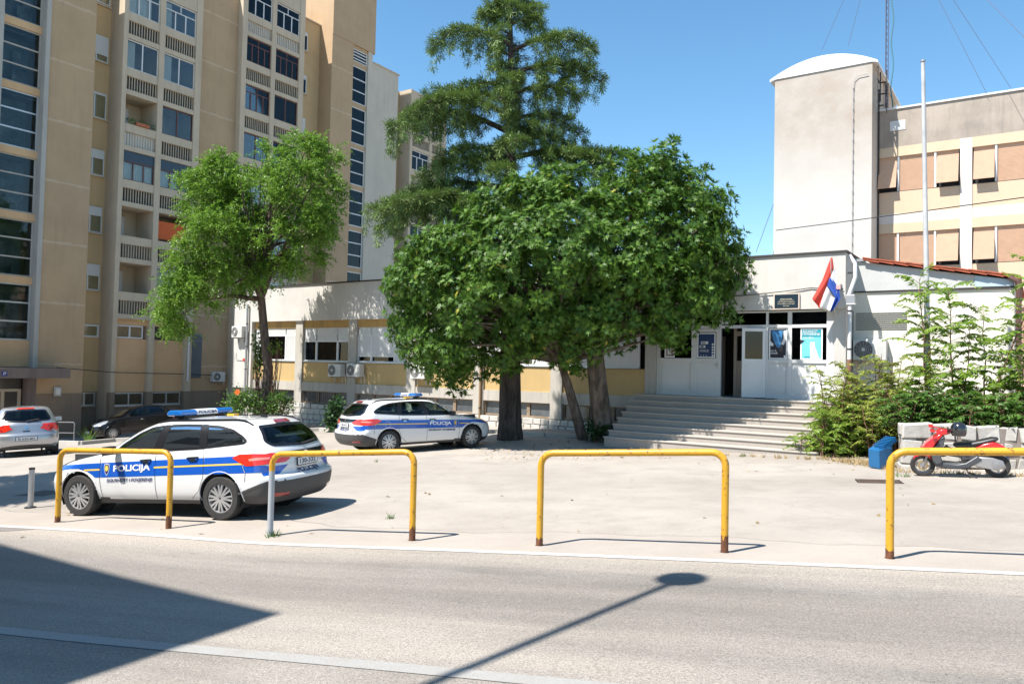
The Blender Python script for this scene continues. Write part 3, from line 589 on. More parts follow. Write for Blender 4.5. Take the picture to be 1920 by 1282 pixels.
# ---------------- things on the front of the station
def wall_thing(fr, name, label, cat, a, n, z, group=None): return thing(name, label, cat, fr.P(a, n, z), fr.rot, group)
def poster(name, label, a0, a1, z0, z1, n, col, items, border=(.85, .86, .86)):
    t = wall_thing(LF, name, label, 'poster', (a0+a1)/2, n, z0); w_, h_ = (a1-a0), (z1-z0); bc = MATS.get('poster_border') or plain('poster_border', border, .5)
    MB().box(-w_/2, w_/2, 0, .004, 0, h_).build('sheet', bc, t); e = .035
    MB().box(-w_/2+e, w_/2-e, -.002, 0, e, h_-e).build('print', col, t)
    for it in items: it(t, w_, h_)
    return t
def txt(s, m, u, v, w_, h_, y=-.004, **k):
    return lambda t, W, H: text_on('lettering', s, m, t, (u*W/2, y, v*H), (1, 0, 0), (0, 0, 1), w=w_, h=h_, **k)
def shp(nm, m, poly, y=-.003, th=.001): return lambda t, W, H: MB().prism([(x*W/2, z*H) for x, z in poly], y-th, y).build(nm, m, t)
Pw = plain('print_white', (0.68, 0.696, 0.704), .5); Pt = plain('print_teal', (.02, .27, .33), .45); Pc = plain('print_cyan', (.16, .55, .66), .45); Pn = plain('print_navy', (.015, .04, .13), .45)
Pb = plain('print_blue', (.05, .2, .42), .45); Pk = plain('print_black', (.02, .02, .03), .45)
poster('poster', 'teal safety poster in the right hand entrance window', 2.05, 2.68, .41, 1.34, .135, Pc, [
    shp('teal_band', Pt, [(-.88, .72), (.88, .72), (.88, .96), (-.88, .96)]), txt('SIGURNOST', Pw, -.12, .9, .42, .085, bold=.03), txt('I POVJERENJE', Pw, -.02, .8, .52, .085, bold=.03), txt('NA DJELU', Pw, -.25, .69, .3, .06, bold=.02),
    shp('pale_figure', Pw, [(-.1, .05), (.7, .05), (.45, .3), (.3, .45), (.3, .56), (-.1, .56), (-.15, .42), (-.1, .3)], -.0035), shp('teal_box', Pt, [(-.65, .05), (-.1, .05), (-.1, .1), (-.65, .1)], -.0045),
    shp('dark_arrow', Pk, [(-1.02, .48), (-.6, .6), (-1.02, .64)], -.006)])
poster('poster', 'dark poster with a folded blue shirt, beside the open door leaf', 1.12, 1.66, .41, 1.34, .135, Pk, [
    shp('blue_shirt', Pb, [(-.8, .93), (.55, .93), (.4, .6), (.2, .38), (-.1, .38), (-.5, .6)]), shp('white_sleeve', Pw, [(.6, .93), (.9, .93), (.85, .6), (.6, .45), (.35, .5), (.6, .7)]), shp('pale_hand', MATS['print_white'], [(-.88, .6), (-.5, .5), (-.55, .42), (-.88, .44)]),
    txt('zero &', Pw, -.55, .28, .2, .06, bold=.01), txt('odvedi', Pw, -.5, .2, .24, .07, bold=.01), shp('small_square', Pw, [(.65, .05), (.85, .05), (.85, .12), (.65, .12)])])
poster('poster', 'navy notice with a column of round white icons on the closed door leaf', -1.16, -.56, .42, 1.22, .095, Pn, [
    shp('photo_strip', Pw, [(-.6, .55), (.2, .55), (.2, .66), (-.6, .66)]), shp('photo_strip', Pw, [(-.75, .4), (-.1, .4), (-.1, .5), (-.75, .5)]), shp('photo', Pk, [(-.5, .57), (-.1, .57), (-.1, .64), (-.5, .64)]), shp('photo', Pk, [(-.65, .42), (-.3, .42), (-.3, .48), (-.65, .48)], -.0045),
    txt('CENTAR ZA\nPREVENCIJU', Pw, -.2, .28, .3, .08)] + [shp('round_icon', Pw, [(.72+.13*math.cos(q*.524), .1+k*.11+.04*math.sin(q*.524)) for q in range(12)]) for k in range(5)] + [shp('small_icon', Pw, [(-.6+.3*k+.05*math.cos(q*.785), .1+.02*math.sin(q*.785)) for q in range(8)]) for k in range(3)])
poster('poster', 'small faded notice low in the leftmost entrance window', -2.3, -1.95, .42, .95, .135, plain('faded_print', (.4, .3, .28), .6, var=.4, vs=6), [shp('white_part', Pw, [(-.4, .2), (.3, .2), (.3, .7), (-.4, .7)])])
t = wall_thing(LF, 'notice_sign', 'small white printed sheet in the transom window above the door', 'sign', -.25, .14, 1.5); MB().box(-.14, .14, 0, .004, 0, .2).build('sheet', Pw, t); MB().box(-.1, -.04, -.002, 0, .06, .14).build('emblem', Pk, t)
b = MB(); [b.box(-.01, .12, -.002, 0, .05+.035*k, .062+.035*k) for k in range(4)]; b.build('printed_lines', Pk, t)
t = wall_thing(LF, 'name_plaque', 'dark blue glass plaque with pale lettering above the entrance', 'sign', 1.7, -.16, 1.93)
MB().box(-.38, .38, 0, .05, -.03, .45).build('frame', plain('plaque_frame', (.6, .5, .42), .5), t); MB().box(-.345, .345, -.01, 0, .01, .42).build('plate', plain('plaque_glass', (.02, .035, .05), .12, spec=.8), t)
Pg = plain('pale_gold', (.62, .56, .42), .4)
for s_, z, w_ in (('REPUBLIKA HRVATSKA', .28, .34), ('MINISTARSTVO UNUTARNJIH POSLOVA', .235, .42), ('POLICIJSKA UPRAVA', .185, .5), ('POLICIJSKA POSTAJA', .13, .5), ('OMIŠ' if False else 'POSTAJA', .07, .18)):
    text_on('lettering', s_, Pg, t, (0, -.013, z), (1, 0, 0), (0, 0, 1), w=w_, h=.03, bold=.01)
# flag on its bracket
t = wall_thing(LF, 'flag', 'red, white and blue flag hanging from a bracket at the entrance corner', 'flag', 3.05, -.22, 1.75)
pole = MB(); pole.tube([(.03, .1, -.0), (-.02, -.15, .75), (-.0, -.42, 1.5)], .014, 6); pole.lathe([(0, -.02), (.03, 0), (.035, .03), (.02, .06), (0, .07)], (.03, .1, -.06)); pole.build('flag_pole', M_alu, t)
# cloth: three stripes draped as folded columns, outline as it hangs
Fr = plain('flag_red', (0.6, 0.048, 0.032), .7); Fw = plain('flag_white', (0.64, 0.632, 0.616), .7); Fb = plain('flag_blue', (.015, .06, .3), .7)
def cloth(name, m, L_, R_, par, ph, y0):
    n = 18; V = []; F = []
    for i in range(n+1):
        k = i/n; l = np.array([np.interp(k, [q[2] for q in L_], [q[j] for q in L_]) for j in (0, 1)]); r = np.array([np.interp(k, [q[2] for q in R_], [q[j] for q in R_]) for j in (0, 1)])
        for j in range(9): u = j/8; p = l*(1-u)+r*u; V.append((p[0], y0+.05*math.sin(u*7+ph+k*3)*(.3+k), p[1]))
    for i in range(n):
        for j in range(8): a_ = i*9+j; F.append((a_, a_+1, a_+10, a_+9))
    o = mesh_np(name, V, F, m, par, smooth=True); s_ = o.modifiers.new('s', 'SOLIDIFY'); s_.thickness = .004; return o
cloth('red_stripe', Fr, [(-.02, 1.58, 0), (-.25, .95, .4), (-.52, .42, 1)], [(.02, 1.58, 0), (.06, 1.25, .25), (-.02, .9, .45), (-.32, .12, 1)], t, 0, -.3)
cloth('white_stripe', Fw, [(.01, 1.3, 0), (-.13, .85, .4), (-.32, .14, 1)], [(.09, 1.2, 0), (.2, .75, .45), (-.02, .02, 1)], t, 1, -.27)
cloth('blue_stripe', Fb, [(-.06, .98, 0), (-.12, .75, .3), (.12, .42, .6), (-.02, .02, 1)], [(.0, 1.0, 0), (.2, .72, .3), (.27, .4, .7), (.05, .04, 1)], t, 2, -.31)
b = MB(); c2 = MB()
for i in range(4):
    for j in range(4): (b if (i+j) % 2 == 0 else c2).box(.14+.03*i, .168+.03*i, -.345, -.34, .66+.03*j, .688+.03*j)
o = b.build('arms_checks', Fr, t); c2.build('arms_checks', Fw, t)
# ---------------- air conditioners
def ac_unit(fr, label, a, n, z, w_=.78, h_=.55, d_=.3):
    t = wall_thing(fr, 'air_conditioner', label, 'air conditioner', a, n, z, 'air conditioner units on the walls')
    MB().box(-w_/2, w_/2, -d_, 0, 0, h_).build('casing', M_acbody, t, bevel=.015)
    b = MB(); b.lathe([(0, -.006), (h_*.4, -.006), (h_*.42, 0)], (-w_*.18, -d_-.002, h_*.5), 'y', 28); g = b.build('fan_grille', plain('fan_dark', (.05, .05, .055), .6) if 'fan_dark' not in MATS else MATS['fan_dark'], t)
    b = MB()
    for k in range(1, 6):
        r_ = h_*.4*k/5; pts = [(-w_*.18+r_*math.cos(q*.2618), -d_-.012, h_*.5+r_*math.sin(q*.2618)) for q in range(25)]; b.tube(pts, .004, 4, False)
    for k in range(12): q = k*.5236; b.tube([(-w_*.18, -d_-.011, h_*.5), (-w_*.18+h_*.4*math.cos(q), -d_-.011, h_*.5+h_*.4*math.sin(q))], .003, 4)
    b.lathe([(0, -.02), (.05, -.018), (.055, -.008)], (-w_*.18, -d_-.002, h_*.5), 'y', 16); b.build('guard', M_acbody, g)
    b = MB(); [b.box(w_*.22, w_*.44, -d_-.004, -d_, h_*.15+k*.03, h_*.15+k*.03+.012) for k in range(12)]; b.build('side_louvres', M_acbody, t)
    b = MB(); [b.box(s_*w_*.3-.02, s_*w_*.3+.02, -d_-.02, .0, -.04, -.005) for s_ in (-1, 1)]; [b.box(s_*w_*.3-.02, s_*w_*.3+.02, -.02, .0, -.25, -.04) for s_ in (-1, 1)]; b.each('bracket', M_metal, t)
    b = MB(); b.tube([(w_/2+.01, -.1, .15), (w_/2+.07, -.08, .12), (w_/2+.07, -.02, -.25)], .018, 6); b.build('pipe', M_shut, t); return t
for (px, py, lb_) in ((633, 693, 'air conditioner under the second row of windows, left one of the close pair'), (668, 693, 'air conditioner under the windows, right one of the close pair'), (789, 696, 'air conditioner half hidden by the left edge of the big leafy crown')):
    a_, z_ = LF.hit(px, py, -.1); ac_unit(LF, lb_, a_, -.01, z_-.3)
a_, z_ = LF.hit(440, 622, -.5); ac_unit(LF, 'air conditioner high on the white end wall of the low station', a_+.05, -.13, z_-.27)
a_, z_ = LF.hit(1630, 654, .8); ac_unit(LF, 'large air conditioner on the cream annex wall above the bushes', a_, 1.1-.02, z_-.33, .9, .62)
a_, z_ = HF.hit(409, 706, .2); ac_unit(HF, 'air conditioner low on the tan apartment block wall', a_, .39, z_-.28)
t = wall_thing(LF, 'gas_valve', 'red gas valve with a thin pipe on the white end wall', 'valve', -24.05, -.12, -.05)
b = MB(); b.tube([(-.65, -.02, .45), (-.65, -.02, .12), (0, -.02, .1)], .012, 6); b.tube([(.05, -.02, .1), (.1, -.02, -.5)], .01, 6); b.build('pipe', M_metal, t); b = MB(); b.lathe([(0, -.05), (.07, -.045), (.075, .0), (0, 0)], (0, -.02, .1), 'y', 16); b.build('wheel', plain('valve_red', (.6, .05, .03), .5), t)
def downpipe(fr, label, pts, r_, m, name='downpipe', brackets=True):
    P0 = pts[-1]; t = wall_thing(fr, name, label, 'pipe', P0[0], P0[1], P0[2]); q = [(a-P0[0], n-P0[1], z-P0[2]) for a, n, z in pts]
    MB().tube(q, r_, 10).build('pipe', m, t, smooth=True)
    b = MB(); z = .3
    while z < q[0][2]: b.lathe([(r_+.001, -.02), (r_+.012, -.02), (r_+.012, .02), (r_+.001, .02)], (q[-1][0], 0, z), 'z', 10) if brackets else None; z += 1.1
    if b.v: b.build('clamp', M_dmetal, t)
    return t
downpipe(LF, 'grey downpipe at the left end of the police station', [(-23.84, -.2, 2.75), (-23.84, -.2, -2.9)], .055, M_metal)
downpipe(LF, 'brown downpipe on the yellow wall behind the far police car', [(-9.75, -.06, 1.85), (-9.75, -.06, -3)], .05, plain('brown_pipe', (.25, .17, .1), .6))
downpipe(LF, 'white downpipe curving from the roof at the entrance corner', [(3.42, .06, 3.45), (3.58, .02, 3.2), (3.6, -.02, 2.8), (3.42, -.05, 2.25), (3.46, -.06, 2.0), (3.46, -.06, .42)], .055, M_pvc)
downpipe(LF, 'rusty brown lower downpipe below the white one at the corner', [(3.46, -.06, .42), (3.46, -.06, -1.9)], .058, worn('rusty_pipe', (.3, .15, .1), (.16, .07, .04), (.4, .6)))
t = wall_thing(LF, 'junction_box', 'grey metal hopper box at the top of the corner downpipe', 'box', 3.46, -.13, 2.0); MB().box(-.1, .14, 0, .14, 0, .28).build('box', M_metal, t, bevel=.01); MB().box(-.12, .16, -.01, .15, .0, .03).build('lid', M_shut, t)
# cables along the parapet
def cable(name, label, pts, r_=.012, m=None, sag=.0):
    P = [Vector(p) for p in pts]; o = thing(name, label, 'cable', P[0]); q = []
    for i in range(len(P)-1):
        for k in range(8): u = k/8; v = P[i].lerp(P[i+1], u); v.z -= sag*4*u*(1-u)*(P[i+1]-P[i]).length; q.append(v-P[0])
    q.append(P[-1]-P[0]); b = MB(); b.tube(q, r_, 5); b.build('wire', m or M_black, o); return o
cable('cable', 'black cables sagging along the parapet above the entrance', [LF.P(-2.6, -.13, 2.3), LF.P(.3, -.13, 2.36), LF.P(1.3, -.15, 2.42), LF.P(2.4, -.13, 2.52), LF.P(3.3, -.14, 2.45)], .013, None, .006)
cable('cable', 'dark cable running on across the cream annex wall', [LF.P(3.5, 1.05, 2.47), LF.P(7.3, 1.05, 2.44)], .01)
# ================================================================ entrance steps
stp = thing('entrance_steps', 'wide flight of eight pale concrete steps up to the entrance', 'steps', LF.P(0, 0, -2.6), LF.rot)
b = MB(-2.6)
for i in range(9):
    n1 = -.97-.36*i; z = -.8-.17*i; x0 = -3.0-.0*i; b.box(-2.85+.035*i, 3.39, n1, 0.0 if i == 0 else n1+.37, -2.6, z-.035) if i < 8 else None
b.build('riser_block', plaster('step_concrete', (0.368, 0.328, 0.288), (.22, .19, .165), .5, .5, fine=35), stp)
b = MB(-2.6)
for i in range(8): n1 = -.97-.36*i; z = -.8-.17*i; b.box(-2.88+.035*i, 3.41, n1-.03, (0.0 if i == 0 else n1+.355), z-.035, z)
b.build('tread', plaster('tread_slab', (0.448, 0.408, 0.36), (.3, .26, .22), .5, .4, fine=35), stp, bevel=.006)
# dark doormat
t = wall_thing(LF, 'doormat', 'dark doormat below the open door leaf', 'mat', 1.2, -.45, -.795); MB().box(-.3, .3, -.2, .2, 0, .015).build('mat', M_blackp, t)
# ================================================================ cream annex with the tiled verge
an = thing('annex_building', 'cream annex wall with grey gable strip and orange tiled verge, right of the entrance', 'building', LF.P(3.4, 1.1, -2.4), LF.rot)
def ab(): return MB(-2.4)
O2 = 3.4
def sh(b):  # annex coordinates are measured from the same facade origin
    b.v = [(x-O2, y-1.1, z) for x, y, z in b.v]; return b
b = ab(); b.box(3.35, 7.42, 1.1, 8, -2.4, 2.45); sh(b).build('wall', M_cream, an)
b = ab(); b.prism([(3.35, 2.49), (7.42, 2.49), (7.42, 2.66), (3.35, 3.4)], 1.07, 7.9); sh(b).build('gable_strip', M_greyw, an)
b = ab(); b.prism([(6.5, 2.5), (7.4, 2.5), (7.4, 2.66), (6.5, 2.82)], 1.05, 1.068); sh(b).build('blue_panel', plain('pale_blue_sheet', (.4, .5, .56), .5), an)
b = ab(); b.box(3.35, 7.45, 1.06, 1.1, 2.45, 2.49); sh(b).build('drip_line', M_dmetal, an)
b = ab(); sl0 = (2.72-3.42)/(7.45-3.6)
rt = ab(); n = 10
for i in range(n):
    x0 = 3.62+i*(3.9/n); x1 = x0+3.9/n+.05; z0 = 3.44+sl0*(x0-3.6)+.05; z1 = 3.44+sl0*(x1-3.6)+.015
    rt.prism([(x0, z0-.07), (x1, z1-.07), (x1, z1+.03), (x0, z0-.0)], .92, 1.12); rt.prism([(x0, z0-.02), (x1, z1+.0), (x1, z1+.03), (x0, z0+.012)], .9, 8)
sh(rt).build('roof_tiles', plain('terracotta_tile', (0.44, 0.104, 0.048), .75, var=.35, vs=4), an)
b = ab(); b.box(3.35, 3.7, 1.0, 1.1, 3.38, 3.46); sh(b).build('flashing', M_metal, an)
b = ab()
for i in range(9): b.box(3.42, 4.8, 1.085, 1.11, 1.33+.06*i, 1.345+.06*i+.006)
sh(b).build('vent_slots', M_dark, an)
downpipe(LF, 'dark brown downpipe at the right end of the cream annex', [(7.3, .9, 2.72), (7.5, .9, 2.6), (7.52, .98, 2.3), (7.52, .98, -1.2)], .07, plain('dark_brown_pipe', (.12, .06, .05), .5))
# ================================================================ office block with the stair tower
ob = thing('office_building', 'sunlit office block with peach roller blinds and a white stair tower under a curved roof', 'building', RB.P(0, 0, -2), RB.rot)
def rb(): return MB(-2)
b = rb(); b.box(.05, 14, .3, 9, -2, 11.6); b.build('core', M_rbwall, ob)
b = rb(); b.box(.05, 14, 0, .3, 9.96, 11.62); b.build('weathered_parapet', M_rbtop, ob)
b = rb(); b.box(0.0, 14.05, -.06, .4, 11.62, 11.7); b.build('coping', M_pvc, ob)
b = rb(); [b.box(x0, x1, .0, .3, -2, 9.96) for x0, x1 in ((3.22, 3.66), (6.9, 7.3), (10.5, 10.9))]; b.each('pilaster', M_rbbeam, ob)
BY = [(.05, 3.22), (3.66, 6.9), (7.3, 10.5), (10.9, 14)]
for x0, x1 in BY:
    b = rb()
    for z1 in (9.96, 6.6, 3.24): b.box(x0, x1, .0, .3, z1-.42, z1)
    b.each('lintel', plaster('lintel_yellow', (0.608, 0.48, 0.336), (.46, .37, .27), .2, .4) if 'lintel_yellow' not in MATS else MATS['lintel_yellow'], ob)
    b = rb()
    for z1 in (8.02, 4.7, 1.4): b.box(x0, x1, .04, .3, z1-1.0, z1-.03)
    b.each('spandrel', M_rbwall, ob); b = rb()
    for z1 in (7.02, 3.7): b.box(x0, x1, .02, .3, z1-.42, z1)
    b.each('floor_beam', M_rbbeam, ob)
    for zi, (z0, z1) in enumerate(((8.02, 9.54), (4.7, 6.18), (1.4, 2.82))):
        ws = x1-x0; e = [x0, x0+ws*.26, x0+ws*.71, x1]; f = rb()
        f.box(x0, x1, .06, .3, z0-.04, z0); o = f.build('window', M_dmetal, ob)
        m_ = rb(); [m_.box(q-.04, q+.04, .03, .14, z0, z1) for q in e[1:3]]; m_.each('mullion', M_pvc, o)
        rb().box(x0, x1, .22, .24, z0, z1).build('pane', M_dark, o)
        bl = rb()
        for k in range(3):
            u0, u1 = e[k]+.05, e[k+1]-.05; tilt = (k in (0, 2)) and not (zi == 1 and k == 0 and x0 < 1) and (zi != 0 or k != 2 or x0 < 3); zz = z1; yy = .1; zb = z0+.0 if not tilt else z0+.16
            nn = 30
            for i in range(nn):
                q0, q1 = i/nn, (i+1)/nn; f0 = lambda q: (.1 if not tilt else .1-.34*max(0, (q-.12)/.88), z1-(z1-zb)*q)
                ya, za = f0(q0); yb_, zb_ = f0(q1-.12/nn); bl.add([(u0, ya-.012, za), (u1, ya-.012, za), (u1, yb_, zb_), (u0, yb_, zb_)], [(0, 1, 2, 3)]); bl.add([(u0, yb_, zb_), (u1, yb_, zb_), (u1, f0(q1)[0]-.012, f0(q1)[1]), (u0, f0(q1)[0]-.012, f0(q1)[1])], [(0, 1, 2, 3)])
            if tilt: bl.box(u0, u1, f0(1)[0]-.03, f0(1)[0]+.01, zb-.05, zb)
        ob_ = bl.build('roller_blind', plain('peach_blind', (0.56, 0.368, 0.248), .6, var=.1) if 'peach_blind' not in MATS else MATS['peach_blind'], o, fix=False)
b = rb(); b.box(-4.06, .05, -1.4, 5, -2, 13.45); b.build('stair_tower', M_rbtower, ob)
# curved roof of the tower
b = rb(); n = 24; x0, x1 = -4.28, .27; cx = (x0+x1)/2; arc = []
for i in range(n+1): x = x0+(x1-x0)*i/n; arc.append((x, 13.42+.66*(1-((x-cx)/((x1-x0)/2))**2)))
inner = [(x, z-.09 if 0 < i < n else z-.22) for i, (x, z) in enumerate(arc)]
for i in range(n): b.prism([arc[i], arc[i+1], (arc[i+1][0], arc[i+1][1]-.1), (arc[i][0], arc[i][1]-.1)], -1.46, 5.2)
b.build('curved_roof', plain('white_roof_edge', (0.68, 0.688, 0.688), .5), ob)
b = rb(); b.prism([(x, z-.1) for x, z in arc]+[(x1-.24, 13.40), (x0+.24, 13.40)], -1.45, 5); b.build('gable_infill', MATS['white_roof_edge'], ob)
b = rb(); b.tube([(-.1, -1.46, 12.9), (-.5, -1.46, 12.88), (-.66, -1.46, 12.75), (-.7, -1.46, 12.3), (-.7, -1.46, 4.5)], .014, 6)
for k in range(18): b.box(-.72, -.68, -1.48, -1.4, 4.7+.45*k, 4.75+.45*k)
b.build('lightning_conductor', plain('grey_cable', (.35, .34, .33), .6), ob)
b = rb(); b.tube([(.1, -.05, 12.6), (.1, -.05, 3)], .035, 6); b.tube([(.22, -.5, 13.2), (.22, -.5, 11.9)], .03, 6); b.build('corner_pipe', M_dmetal, ob)
b = rb(); b.box(.55, 1.15, -.02, .05, 10.68, 11.1); o = b.build('vent_frame', M_pvc, ob); b = rb(); [b.box(.6, 1.1, -.03, -.02, 10.72+.05*k, 10.75+.05*k) for k in range(7)]; b.build('vent_slats', M_shut, o)
# roof aerials, mast and stays
MX = RB.hit(1662, 150, 1.5)[0]; ms = thing('radio_mast', 'tall blue grey radio mast with cables beside the stair tower', 'mast', RB.P(MX, 1.5, 11.6), RB.rot)
b = MB()
for q in range(3): b.tube([(.07*math.cos(q*2.094), .07*math.sin(q*2.094), 0), (.07*math.cos(q*2.094), .07*math.sin(q*2.094), 11)], .02, 5)
for k in range(36):
    z = .3*k
    for q in range(3): b.tube([(.07*math.cos(q*2.094), .07*math.sin(q*2.094), z), (.07*math.cos((q+1)*2.094), .07*math.sin((q+1)*2.094), z+.3)], .008, 4)
b.build('lattice', plain('mast_blue_grey', (.09, .1, .15), .6, .2), ms)
b = MB(); b.tube([(.22+.05*math.sin(k*.9), .1, .3*k) for k in range(36)], .03, 6); b.build('cable_bundle', plain('teal_cable', (.05, .16, .2), .5), ms)
b = MB(); b.box(-.2, .35, -.2, .2, 0, .35); b.build('base', M_dmetal, ms)
t = thing('rooftop_ladder', 'black rungs and brackets on the side of the stair tower', 'ladder', RB.P(.2, -1.0, 11.3), RB.rot)
b = MB(); [b.box(.0, .05, -.3+.0*k, .35, .35+.5*k, .4+.5*k) for k in range(3)]; [b.box(.03, .32, .3, .35, .35+.5*k, .4+.5*k) for k in range(3)]; b.tube([(.3, .33, 0), (.3, .33, 1.9)], .025, 5); b.tube([(.05, -.3, 0), (.05, -.3, 1.9)], .025, 5); b.build('rungs', M_dmetal, t)
top = RB.P(MX, 1.5, 22)
for i, (px, py, Y, lb_) in enumerate(((1895, 165, 33, 'thin mast stay running down steeply at the far right of the sky'), (1850, 175, 31.5, 'thin mast stay crossing the sky above the office parapet'), (1541, 95, 38, 'thin mast stay reaching the curved tower roof on its left'), (1590, 87, 36, 'thin mast stay reaching the middle of the curved tower roof'), (1920, 70, 28, 'faint upper stay wire leaving the picture at the right'))):
    P = atY(px, py, Y); P = Vector(top).lerp(P, 2.5) if px == 1920 else P; cable('guy_wire', lb_, [top, P], .010, MATS['mast_blue_grey'])
cable('overhead_cable', 'black overhead cable from the tower to the right edge', [atY(1455, 432, 33.6), atY(1455, 432, 33.6).lerp(atY(1920, 364, 24), 2.6)], .018, None, .004)
cable('guy_wire', 'thin wires crossing behind the entrance roof, left of the tower', [atY(1453, 375, 36), atY(1418, 472, 34)], .014, MATS['mast_blue_grey'])
cable('overhead_cable', 'dark cable from the canopy along the foot of the apartment block', [HF.P(-9.7, -.3, -.5), HF.P(-6.9, -.1, -.72), HF.P(-2.5, .1, -.8), HF.P(.1, .3, -.88)], .02)
# ================================================================ cars
M_carw = plain('white_car_paint', (0.656, 0.656, 0.648), .22, coat=1.); M_carb = plain('black_car_paint', (.008, .008, .009), .25, coat=.35, spec=.35); M_cars = plain('silver_car_paint', (0.41, 0.418, 0.435), .3, .65, coat=1.)
M_clad = plain('dark_cladding', (.06, .058, .058), .6, var=.15); M_carglass = glass('car_glass', (.5, .6, .56), .0); M_rearglass = glass('tinted_rear_glass', (.13, .2, .21), .0)
M_frit = plain('black_trim', (.012, .012, .014), .25); M_tyre = plain('tyre_rubber', (.035, .033, .031), .85, var=.3, vs=14); M_rim = plain('silver_wheel', (.55, .55, .55), .35, .7); M_seat = plain('seat_fabric', (.03, .03, .033), .9)
M_tail = plain('tail_light_red', (.75, .03, .015), .15, coat=1.); M_taild = plain('tail_light_dark_red', (.25, .01, .012), .2, coat=1.); M_lens = plain('headlight_lens', (.3, .33, .36), .12, coat=1.); M_blue = plain('livery_blue', (.008, .085, .42), .3, coat=.6); M_yellow = plain('livery_yellow', (.75, .5, .08), .4)
M_chrome = plain('chrome', (.7, .7, .7), .12, 1.); M_plate = plain('plate_white', (0.656, 0.656, 0.656), .4); M_ink = plain('plate_ink', (.02, .02, .05), .5); M_navy = plain('lettering_navy', (.012, .02, .1), .4); M_lb = plain('lightbar_blue', (.01, .13, .42), .12, coat=1.); M_amber = plain('amber_lamp', (.8, .4, .03), .2, coat=1.)
WAGON = dict(L=4.56, wx=(.93, 3.58), wr=.322, lv=[  # (front x,z),(rear x,z), half width, front corner radius, rear corner radius
 ((.17, .19), (4.42, .24), .80, .5, .3), ((.05, .33), (4.52, .34), .875, .62, .36), ((.0, .48), (4.56, .47), .905, .72, .38), ((.01, .60), (4.555, .60), .912, .78, .36), ((.07, .70), (4.47, .66), .91, .8, .34),
 ((.22, .785), (4.46, .78), .905, .8, .34), ((.52, .87), (4.445, .88), .895, .7, .36), ((.92, .94), (4.42, .96), .882, .6, .38), ((1.14, .985), (4.38, 1.03), .862, .55, .4), ((1.45, 1.15), (4.27, 1.18), .805, .5, .36), ((1.74, 1.30), (4.13, 1.31), .74, .45, .32),
 ((1.98, 1.395), (4.02, 1.385), .672, .4, .3), ((2.16, 1.438), (3.92, 1.425), .6, .4, .3), ((2.35, 1.462), (3.75, 1.448), .46, .35, .28), ((2.55, 1.478), (3.45, 1.465), .26, .2, .2), ((2.85, 1.484), (3.1, 1.478), .02, .02, .02)],
 win=[[(1.60, .985), (1.72, 1.10), (2.0, 1.265), (2.22, 1.352), (2.44, 1.378), (2.37, 1.0)], [(2.47, 1.005), (2.53, 1.382), (2.85, 1.387), (3.13, 1.378), (3.22, 1.035)], [(3.30, 1.045), (3.22, 1.372), (3.48, 1.352), (3.72, 1.30), (3.92, 1.205), (4.0, 1.14), (3.96, 1.105)]],
 rear=[(-.60, 1.05), (-.68, 1.12), (-.56, 1.34), (0, 1.355), (.56, 1.34), (.68, 1.12), (.60, 1.05), (0, 1.02)], front=[(-.70, 1.03), (-.56, 1.36), (0, 1.385), (.56, 1.36), (.70, 1.03), (0, 1.0)],
 clad=(3.93, .555), sill=.29)
HATCH = dict(L=3.9, wx=(.80, 3.26), wr=.30, lv=[
 ((.15, .19), (3.78, .25), .75, .5, .3), ((.04, .33), (3.87, .36), .80, .6, .36), ((.0, .46), (3.90, .48), .822, .7, .4), ((.01, .58), (3.89, .6), .826, .72, .4), ((.06, .68), (3.84, .68), .825, .74, .36),
 ((.2, .77), (3.81, .79), .82, .72, .36), ((.46, .86), (3.79, .89), .81, .62, .38), ((.8, .93), (3.76, .95), .795, .55, .4), ((1.0, .97), (3.72, 1.0), .775, .5, .42), ((1.28, 1.13), (3.60, 1.15), .72, .45, .4), ((1.55, 1.28), (3.46, 1.29), .66, .4, .36),
 ((1.78, 1.375), (3.33, 1.375), .60, .38, .32), ((1.95, 1.42), (3.22, 1.415), .53, .36, .3), ((2.12, 1.445), (3.05, 1.44), .4, .3, .28), ((2.3, 1.46), (2.85, 1.457), .22, .2, .2), ((2.5, 1.466), (2.65, 1.466), .02, .02, .02)],
 win=[[(1.42, .985), (1.55, 1.09), (1.82, 1.25), (2.02, 1.335), (2.28, 1.365), (2.26, 1.0)], [(2.35, 1.0), (2.36, 1.367), (2.75, 1.36), (3.0, 1.32), (3.2, 1.2), (3.24, 1.06)]],
 rear=[(-.58, 1.02), (-.62, 1.08), (-.5, 1.33), (0, 1.345), (.5, 1.33), (.62, 1.08), (.58, 1.02), (0, .98)], front=[(-.62, 1.02), (-.5, 1.34), (0, 1.365), (.5, 1.34), (.62, 1.02), (0, .99)],
 clad=(3.6, .40), sill=.27)
def pip(px, pz, poly):
    inside = np.zeros(px.shape, bool); n = len(poly)
    for i in range(n):
        x1, z1 = poly[i]; x2, z2 = poly[(i+1) % n]; c = ((z1 > pz) != (z2 > pz)) & (px < (x2-x1)*(pz-z1)/(z2-z1+1e-12)+x1); inside ^= c
    return inside
def smooth_poly(poly, n=6, closed=True):
    """round the corners slightly"""
    out = []; k = len(poly)
    for i in range(k):
        p0, p1, p2 = (Vector(poly[(i-1) % k]), Vector(poly[i]), Vector(poly[(i+1) % k])); r_ = min(.04, (p0-p1).length*.4, (p2-p1).length*.4); a = p1+(p0-p1).normalized()*r_; b = p1+(p2-p1).normalized()*r_
        for j in range(4): u = j/3; out.append(tuple(a*(1-u)**2+p1*2*u*(1-u)+b*u*u))
    return out
